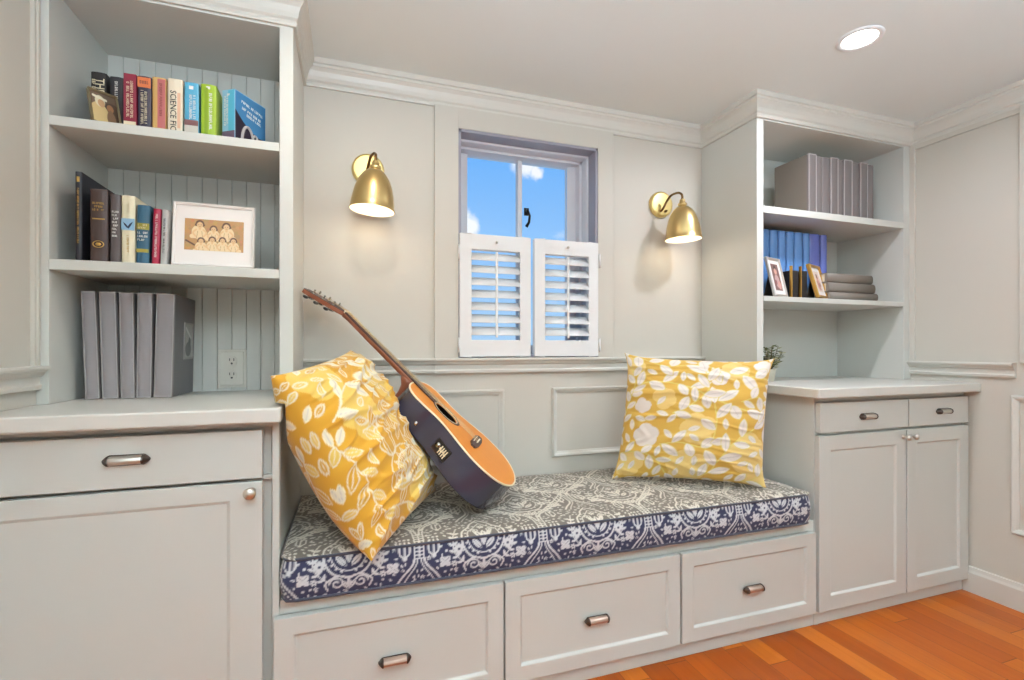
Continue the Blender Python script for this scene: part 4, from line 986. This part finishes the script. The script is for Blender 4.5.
t, w = book('cream book with blue bird picture on its spine, middle left shelf', -.603, -.5715, Y1, Z2, .186, .17, cloth('ivory_jacket', rgb(230, 220, 190), .45), gB)
spine_band(t, w, .090, .122, inkm('bird_blue', rgb(140, 176, 204))); m_ = MB()
m_.prism([(-.011, .112), (-.004, .106), (0, .100), (.005, .108), (.012, .114), (.008, .104), (.002, .094), (-.003, .097), (-.008, .104)], -.0012, .0, Matrix(((1, 0, 0, 0), (0, 0, 1, 0), (0, 1, 0, 0), (0, 0, 0, 1)))); m_.build('bird_picture', NAVI, t); glyphs('title', .028, .008, 2, SP(.152), CREAMI, t, 11); glyphs('author', .05, .007, 1, SP(.05), GOLD, t, 12)
t, w = book('teal blue book with two gold bands, middle left shelf', -.5695, -.539, Y1, Z2, .163, .16, cloth('teal_jacket', rgb(46, 92, 118), .4), gB, lean=.02)
spine_band(t, w, .094, .112, inkm('olive_gold', rgb(160, 150, 60))); spine_band(t, w, .030, .040, inkm('olive_gold', rgb(160, 150, 60)))
for k in range(3): glyphs('title', .024, .008, 1, Matrix.Translation((0, -.001, .085 - .010 * k)) @ Matrix.Rotation(PI / 2, 4, 'X'), WHI, t, 60 + k)
for k in range(2): glyphs('author', .022, .007, 1, Matrix.Translation((0, -.001, .107 - .008 * k)) @ Matrix.Rotation(PI / 2, 4, 'X'), CREAMI, t, 63 + k)
t, w = book('raspberry red book with white letters, second from the white photo frame', -.5325, -.5140, Y1, Z2, .156, .15, cloth('raspberry', rgb(170, 30, 66), .4), gB, lean=.030)
glyphs('title', .125, .007, 1, SP(.078), WHI, t, 13)
t, w = book('slim pale grey book next to the white photo frame', -.5115, -.4965, Y1, Z2, .156, .15, cloth('pale_grey_board', rgb(186, 184, 182), .5), gB, lean=.030)
glyphs('title', .10, .006, 1, SP(.08), BLKI, t, 14)

# ------------------------------------------------------------------ photo frames
FRAME_WHITE = mat('frame_white', rgb(236, 230, 226), .5, bump=.02); MAT_WHITE = mat('mat_board', rgb(240, 234, 230), .8, bump=.05); FRAME_GOLD = mat('frame_gold', rgb(206, 160, 84), .3, .9, bump=.03); FRAME_SILVER = mat('frame_silver', rgb(206, 200, 194), .3, .6, bump=.03); FRAME_BROWN = mat('frame_brown', rgb(132, 116, 84), .4, bump=.05, var=.1)
PHOTO = printed('photo_print', .35, bump=0.0, spec=.5); BACKING = mat('frame_backing', rgb(70, 62, 56), .8, bump=.1)
def photo_frame(label, loc, yaw, tilt, w, h, fw, th, fmat, pic, pw, ph, mat_board=True, group=None, res=1.0):
    M = Matrix.Translation(Vector(loc) + Vector((0, 0, th * 1.1 * math.sin(tilt)))) @ Matrix.Rotation(yaw, 4, 'Z') @ Matrix.Rotation(-tilt, 4, 'X'); ye = th + h * .26; ze = (ye - th * 1.1) * math.tan(tilt) + .003
    t = local_thing('framed_photo', label, 'photo frame', M, group)
    PF2 = [(0, 0), (0, th * .8), (fw * .3, th), (fw, th * .8), (fw, th * .35), (fw, 0)]
    m = MB(); m.ring_frame((-w / 2, w / 2, 0, h), [(o, q) for o, q in PF2], lambda a, b, q: (a, th - q, b)); m.build('frame', fmat, t)
    m = MB(); m.box(-w / 2 + .001, w / 2 - .001, th * .75, th * 1.1, .001, h - .001); m.build('backing', BACKING, t)
    if mat_board:
        m = MB(); m.box(-w / 2 + fw * .9, w / 2 - fw * .9, th * .5, th * .74, fw * .9, h - fw * .9); m.build('mat_board', MAT_WHITE, t)
    nx, ny = int(pw * 900 * res), int(ph * 900 * res); a = np.linspace(0, 1, max(nx, 2)); b = np.linspace(0, 1, max(ny, 2)); U, V = np.meshgrid(a, b)
    pos = np.stack([(U - .5) * pw, np.full_like(U, th * .46 if mat_board else th * .5), h / 2 + (V - .5) * ph], -1)
    m = MB(); grid_mesh(m, pos, pic.sample(U * pic.w, V * pic.h), False); m.build('photograph', PHOTO, t, fixn=False)
    # easel strut
    m = MB(); m.loft([[(-.2 * w, th * 1.1, h * .72), (.2 * w, th * 1.1, h * .72), (.2 * w, th * 1.1 + .002, h * .72), (-.2 * w, th * 1.1 + .002, h * .72)], [(-.35 * w, ye, ze), (.35 * w, ye, ze), (.35 * w, ye + .002, ze + .001), (-.35 * w, ye + .002, ze + .001)]], True, True, 0, False)
    m.build('strut', BACKING, t)
    return t
def sepia_children():
    BG, DR, SK, HR, SH = rgb(186, 138, 84), rgb(234, 206, 160), rgb(226, 184, 134), rgb(88, 50, 28), rgb(150, 104, 60)
    c = Canvas(1.6, 1.0, 240, BG); rnd = random.Random(2)
    for k in range(160): c.disc(rnd.uniform(0, 1.6), rnd.uniform(0, 1), rnd.uniform(.015, .07), tuple(q * rnd.uniform(.8, 1.15) for q in BG[:3]))
    def kid(x, y, k, lean=0):
        c.leaf(x, y - .46 * k, PI / 2 + lean, .46 * k, .37 * k, DR, None, SH, .008); c.line([(x - .19 * k, y - .36 * k), (x + .19 * k, y - .36 * k)], .13 * k, DR)
        for s_ in (-1, 1):
            c.line(curve([(x + s_ * .09 * k, y - .15 * k), (x + s_ * .17 * k, y - .25 * k), (x + s_ * .10 * k, y - .36 * k)]), .045 * k, SK); c.line([(x + s_ * .05 * k, y - .20 * k), (x + s_ * .08 * k, y - .42 * k)], .010 * k, SH)
        c.line([(x, y - .06 * k), (x, y - .13 * k)], .06 * k, SK)
        c.disc(x, y + .030 * k, .110 * k, HR); c.disc(x - .085 * k, y - .01 * k, .045 * k, HR); c.disc(x + .085 * k, y - .01 * k, .045 * k, HR); c.leaf(x, y - .105 * k, PI / 2, .19 * k, .155 * k, SK)
        for s_ in (-1, 1): c.disc(x + s_ * .030 * k, y - .005 * k, .011 * k, HR)
        c.line([(x - .022 * k, y - .058 * k), (x + .022 * k, y - .058 * k)], .010 * k, SH)
    kid(.40, .82, 1.05, .1); kid(1.12, .80, 1.05, -.1); kid(.77, .70, .90)
    c.line([(.04, .30), (.34, .12)], .05, HR)
    for x in (.44, .74, 1.02, 1.32): kid(x, .30 if x < .5 else .35, .86)
    return c
photo_frame('white photo frame with wide mat around a sepia picture of children, middle left shelf', (-.381, 1.617, Z2), .02, .10, .211, .188, .008, .014, FRAME_WHITE, sepia_children(), .152, .094, True, 'framed photos')
def portrait(kind):
    if kind == 0:
        c = Canvas(1, 1, 160, rgb(120, 98, 80)); c.disc(.80, .30, .45, rgb(96, 76, 62)); c.leaf(.25, -.3, PI / 2 - .05, 1.0, .8, rgb(214, 186, 130)); c.disc(.36, .72, .19, rgb(226, 212, 178)); c.disc(.40, .66, .13, rgb(206, 160, 118)); c.disc(.72, .56, .13, rgb(180, 128, 88)); c.leaf(.72, -.1, PI / 2, .62, .34, rgb(150, 116, 88))
        c.line([(.12, .86), (.6, .80)], .08, rgb(232, 222, 196))
    elif kind == 1:
        c = Canvas(.7, 1, 160, rgb(132, 96, 92)); c.disc(.35, .74, .15, rgb(206, 160, 146)); c.disc(.35, .82, .13, rgb(74, 48, 46)); c.disc(.35, .72, .11, rgb(218, 172, 156)); c.leaf(.35, .1, PI / 2, .5, .44, rgb(200, 170, 170)); c.disc(.5, .2, .16, rgb(212, 160, 150)); c.disc(.2, .3, .10, rgb(150, 90, 90))
    else:
        c = Canvas(.7, 1, 160, rgb(226, 206, 190)); c.disc(.34, .70, .13, rgb(188, 130, 110)); c.disc(.34, .78, .10, rgb(120, 84, 70)); c.leaf(.35, .05, PI / 2, .6, .40, rgb(206, 150, 140)); c.disc(.5, .35, .10, rgb(160, 110, 100)); c.line([(.2, .5), (.5, .1)], .05, rgb(140, 96, 90))
    return c
photo_frame('small bronze framed portrait in front of the black books, top left shelf', (-.641, 1.635, Z1), .70, .33, .068, .108, .004, .014, FRAME_BROWN, portrait(0), .060, .100, False, 'framed photos', 1.6)
photo_frame('small silver framed photo in front of the blue binders, middle right shelf', (1.782, 1.619, Z4), .30, .22, .118, .178, .010, .012, FRAME_SILVER, portrait(1), .062, .122, True, 'framed photos', 1.6)
photo_frame('small gold framed photo beside the stacked taupe albums, middle right shelf', (2.030, 1.618, Z4), .36, .26, .125, .160, .012, .016, FRAME_GOLD, portrait(2), .058, .098, True, 'framed photos', 1.6)

# ------------------------------------------------------------------ albums and binders
def album(label, x0, x1, y, z, h, depth, mats, group, lean=0, name='photo_album', window=False, rnd_spine=.006, yaw=0):
    w = x1 - x0; hw = w / 2; M = Matrix.Translation(((x0 + x1) / 2, y, z)) @ Matrix.Rotation(yaw, 4, 'Z') @ Matrix.Rotation(lean, 4, 'Y')
    t = local_thing(name, label, 'album' if name == 'photo_album' else 'binder', M, group)
    sp, cv, ed = mats; r = rnd_spine
    m = MB(); pts = [(-hw, .012), (-hw, r)] + [(-hw * math.cos(a), r - r * math.sin(a)) for a in [PI * k / 12 for k in range(1, 12)]] + [(hw, r), (hw, .012)]
    m.prism(pts, 0.001, h - .001, smooth=False); m.build('spine', sp, t, bevel=.0008)
    m = MB()
    for s_ in (-1, 1): m.box(min(s_ * hw, s_ * (hw - .003)), max(s_ * hw, s_ * (hw - .003)), .0125, depth, 0, h)
    m.build('cover', cv, t, bevel=.001)
    m = MB(); m.box(-hw + .0032, hw - .0032, .0126, depth - .006, .004, h - .005); m.build('pages', PAPER, t)
    if ed:
        m = MB()
        for zz in (.0, h - .004): m.box(-hw * .98, hw * .98, -.0006, .008, zz, zz + .004)
        for s_ in (-1, 1): m.box(s_ * hw * .93 - .0012, s_ * hw * .93 + .0012, .0, .010, .002, h - .002)
        m.build('spine_edging', ed, t)
    if window:
        m = MB(); m.ring_frame((.095, .185, h * .36, h * .74), [(0, 0), (0, .003), (.006, .003), (.006, 0)], lambda a, b, q: (hw + q, a, b)); m.build('cover_window', ed, t)
        cpic = Canvas(.6, 1, 120, rgb(172, 168, 164)); cpic.disc(.3, .25, .22, rgb(96, 92, 92)); cpic.leaf(.28, .1, 1.3, .6, .2, rgb(90, 88, 88)); cpic.line([(.1, .9), (.5, .6)], .08, rgb(214, 212, 208))
        U, V = np.meshgrid(np.linspace(0, 1, 40), np.linspace(0, 1, 60)); pos = np.stack([np.full_like(U, hw + .0008), .101 + U * .078, h * .36 + .006 + V * (h * .38 - .012)], -1)
        m = MB(); grid_mesh(m, pos, cpic.sample(U * .6, V), False); m.build('cover_photo', PHOTO, t, fixn=False)
    return t
GA = (GREY_ALBUM, GREY_COVER, GREY_EDGE); gC = 'tall grey albums on the left countertop'
for k, (a, b, ln, s_) in enumerate(((-.724, -.691, -.034, 'leftmost tall grey album on the left countertop'), (-.6845, -.6455, -.025, 'tall grey album, second from the left on the left countertop'), (-.6395, -.6055, -.014, 'tall grey album standing in the middle of the five on the left countertop'), (-.6015, -.5645, .010, 'tall grey album just left of the one with a cover window'), (-.5585, -.512, .024, 'tall grey album with a photo window in its cover, nearest the outlet'))):
    album(s_, a, b, 1.708, CT + .0016, .312, .205, GA, gC, ln, window=(k == 4))
xs_ = [1.934, 1.981, 2.021, 2.067, 2.114, 2.150, 2.203, 2.255, 2.302, 2.348]
names9 = ['slate album with its grey cover showing, left end of the upper right shelf', 'second slate album from the left on the upper right shelf', 'third slate album from the left on the upper right shelf', 'fourth slate album from the left on the upper right shelf', 'slate album in the middle of the nine on the upper right shelf', 'fourth slate album from the right on the upper right shelf', 'third slate album from the right on the upper right shelf', 'second slate album from the right on the upper right shelf', 'slate album at the right end of the upper right shelf']
for k in range(9):
    album(names9[k], xs_[k] + .0006, xs_[k + 1] - .0006, 1.618 + (.0 if k in (0, 3, 5, 7) else .004), Z3, .262 - (.0 if k in (0, 3, 5, 7) else .003), .185, (SLATE, SLATE_COVER, GREY_EDGE if k in (0, 3, 5, 7) else None), 'slate albums on the upper right shelf', .0, rnd_spine=.004)
# blue binders
ed8 = [1.793, 1.841, 1.893, 1.941, 1.991, 2.046, 2.088, 2.156, 2.201]
nb = ['blue binder half hidden by the bookcase side, left end of the row', 'second blue binder from the left, behind the silver frame', 'third blue binder from the left on the middle right shelf', 'fourth blue binder from the left on the middle right shelf', 'fourth blue binder from the right on the middle right shelf', 'third blue binder from the right on the middle right shelf', 'wide indigo binder, second from the right end of the binder row', 'narrow indigo binder at the right end of the binder row']
for k in range(8):
    album(nb[k], ed8[k] + .004, ed8[k + 1] - .0015, 1.735, Z4, .326, .170, (INDIGO if k > 5 else BLUE, NAVYEDGE, None), 'blue binders on the middle right shelf', 0, 'binder', rnd_spine=.014)
# small dark gilt-edged volumes between the two frames
for k, (x, s_) in enumerate(((1.872, 'small black book with gilt edge between the frames, left of a pair'), (1.926, 'small black book with gilt edge nearest the gold frame'))):
    t = thing('notebook', s_, 'book', (x, 1.67, Z4), 'small black gilt-edged books'); m_ = MB(); m_.box(x - .020, x + .020, 1.636, 1.720, 1.2820, 1.405); m_.build('cover', BLACK if False else cloth('black_board', rgb(34, 30, 32), .4), t, bevel=.002)
    m_ = MB(); m_.box(x - .0215, x - .0150, 1.6335, 1.645, 1.2822, 1.425); lab(m_.build('edge_strip', FRAME_GOLD, t, bevel=.001), 'gilt edge strip')
# taupe albums lying flat
for k, (xa, xb, z, h, s_) in enumerate(((2.072, 2.380, Z4, .0350, 'bottom taupe album of the flat stack on the middle right shelf'), (2.066, 2.366, 1.3185, .0430, 'middle taupe album of the flat stack on the middle right shelf'), (2.062, 2.354, 1.3625, .042, 'top taupe album of the flat stack on the middle right shelf'))):
    t = thing('photo_album', s_, 'album', ((xa + xb) / 2, 1.74, z), 'taupe albums lying flat'); m_ = MB()
    yf, yb_ = 1.625 + .003 * k, 1.729
    pts = [(yf + .01, 0.0)] + [(yf + .010 - .010 * math.sin(a), h / 2 - h / 2 * math.cos(a)) for a in [PI * q / 10 for q in range(1, 10)]] + [(yf + .01, h)]
    PX = Matrix(((0, 0, 1, 0), (1, 0, 0, 0), (0, 1, 0, z), (0, 0, 0, 1)))
    m_.prism(pts + [(yf + .014, h), (yf + .014, 0)], xa, xb, PX, smooth=True); m_.build('spine', TAUPE, t)
    m_ = MB(); m_.box(xa, xb, yf + .0142, yb_, z, z + .003); m_.box(xa, xb, yf + .0142, yb_, z + h - .003, z + h); m_.build('cover', TAUPE, t, bevel=.001)
    m_ = MB(); m_.box(xa + .006, xb - .006, yf + .0143, yb_ - .006, z + .0032, z + h - .0032); m_.build('pages', PAPER, t)

# ------------------------------------------------------------------ outlet
t = thing('wall_outlet', 'beige duplex power outlet on the beadboard above the left countertop', 'outlet', (-.395, YB - .012, .986))
y = YB - .0125
m_ = MB(); m_.box(-.440, -.350, y - .004, y, .920, 1.054); m_.build('back_box', PLASTIC, t, bevel=.001)
m_ = MB(); m_.box(-.432, -.358, y - .0085, y - .004, .928, 1.046); m_.build('cover_plate', PLASTIC, t, bevel=.002)
for zc in (.962, 1.012):
    m_ = MB(); pol = [(.0165 * math.cos(a) * (1 if abs(math.cos(a)) < .9 else .95), .0185 * math.sin(a)) for a in [2 * PI * k / 20 for k in range(20)]]
    m_.prism(pol, 0, .0025, Matrix.Translation((-.395, y - .0085, zc)) @ Matrix.Rotation(PI / 2, 4, 'X')); s2 = m_.build('socket', PLASTIC, t)
    m_ = MB(); yy = y - .0112
    for dx in (-.0065, .0065): m_.box(-.395 + dx - .0013, -.395 + dx + .0013, yy - .0003, yy, zc + .002, zc + .011)
    m_.lathe([(.0001, .0003), (.0032, .0003), (.0032, 0)], Matrix.Translation((-.395, yy, zc - .007)) @ Matrix.Rotation(PI / 2, 4, 'X'), 12); m_.build('slots', DARK, s2)

# ------------------------------------------------------------------ potted plant
def plant():
    x, y = 1.800, 1.715
    t = thing('potted_plant', 'small leafy green potted plant behind the yellow pillow on the right countertop', 'plant', (x, y, CT))
    POT = mat('cream_glaze', rgb(206, 196, 176), .3, bump=.03); SOIL = mat('soil', rgb(58, 44, 34), .9, bump=.6, bscale=200)
    LEAF = mat('green_leaf', rgb(96, 108, 56), .5, bump=.1, bscale=120, var=.25, vscale=30); LEAF2 = mat('pale_leaf', rgb(176, 172, 132), .5, bump=.1, bscale=120, var=.2, vscale=30); STEM = mat('plant_stem', rgb(104, 96, 60), .7)
    M = Matrix.Translation((x, y, CT))
    m = MB(); m.lathe([(.0001, .0005), (.024, .0005), (.027, .004), (.034, .050), (.036, .056), (.033, .056), (.030, .046), (.0001, .046)], M, 28); m.build('pot', POT, t)
    m = MB(); m.lathe([(.0001, .049), (.031, .0475)], M, 20); m.build('soil', SOIL, t)
    rnd = random.Random(5); st = MB(); lf = MB()
    for k in range(22):
        a = rnd.uniform(0, 2 * PI); tilt = rnd.uniform(.05, .75); L = rnd.uniform(.06, .125)
        d = Vector((math.sin(tilt) * math.cos(a), math.sin(tilt) * math.sin(a), math.cos(tilt))); p0 = Vector((x + .012 * math.cos(a), y + .012 * math.sin(a), CT + .047))
        pts = [p0 + d * (L * q) + Vector((0, 0, -.02 * q * q * tilt)) for q in (0, .33, .66, 1)]
        st.tube([tuple(p) for p in pts], .0012, 6)
        for q in range(1, 8):
            u = .2 + .8 * q / 7; p = p0 + d * (L * u) + Vector((0, 0, -.02 * u * u * tilt)); b = a + rnd.uniform(-2.2, 2.2)
            o = Vector((math.cos(b), math.sin(b), rnd.uniform(-.1, .7))).normalized(); sd = o.cross(Vector((0, 0, 1))).normalized(); up = sd.cross(o); l = rnd.uniform(.016, .030)
            vs = [p, p + o * l * .35 + sd * l * .30 + up * .002, p + o * l * .75 + sd * l * .24, p + o * l, p + o * l * .75 - sd * l * .24, p + o * l * .35 - sd * l * .30 + up * .002, p + o * l * .5 - up * .003]
            lf.add([tuple(v) for v in vs], [(0, 1, 6), (1, 2, 6), (2, 3, 6), (3, 4, 6), (4, 5, 6), (5, 0, 6)], 1 if rnd.random() < .4 else 0, True)
    st.build('stems', STEM, t); lf.build('foliage', [LEAF, LEAF2], t, fixn=False)
plant()
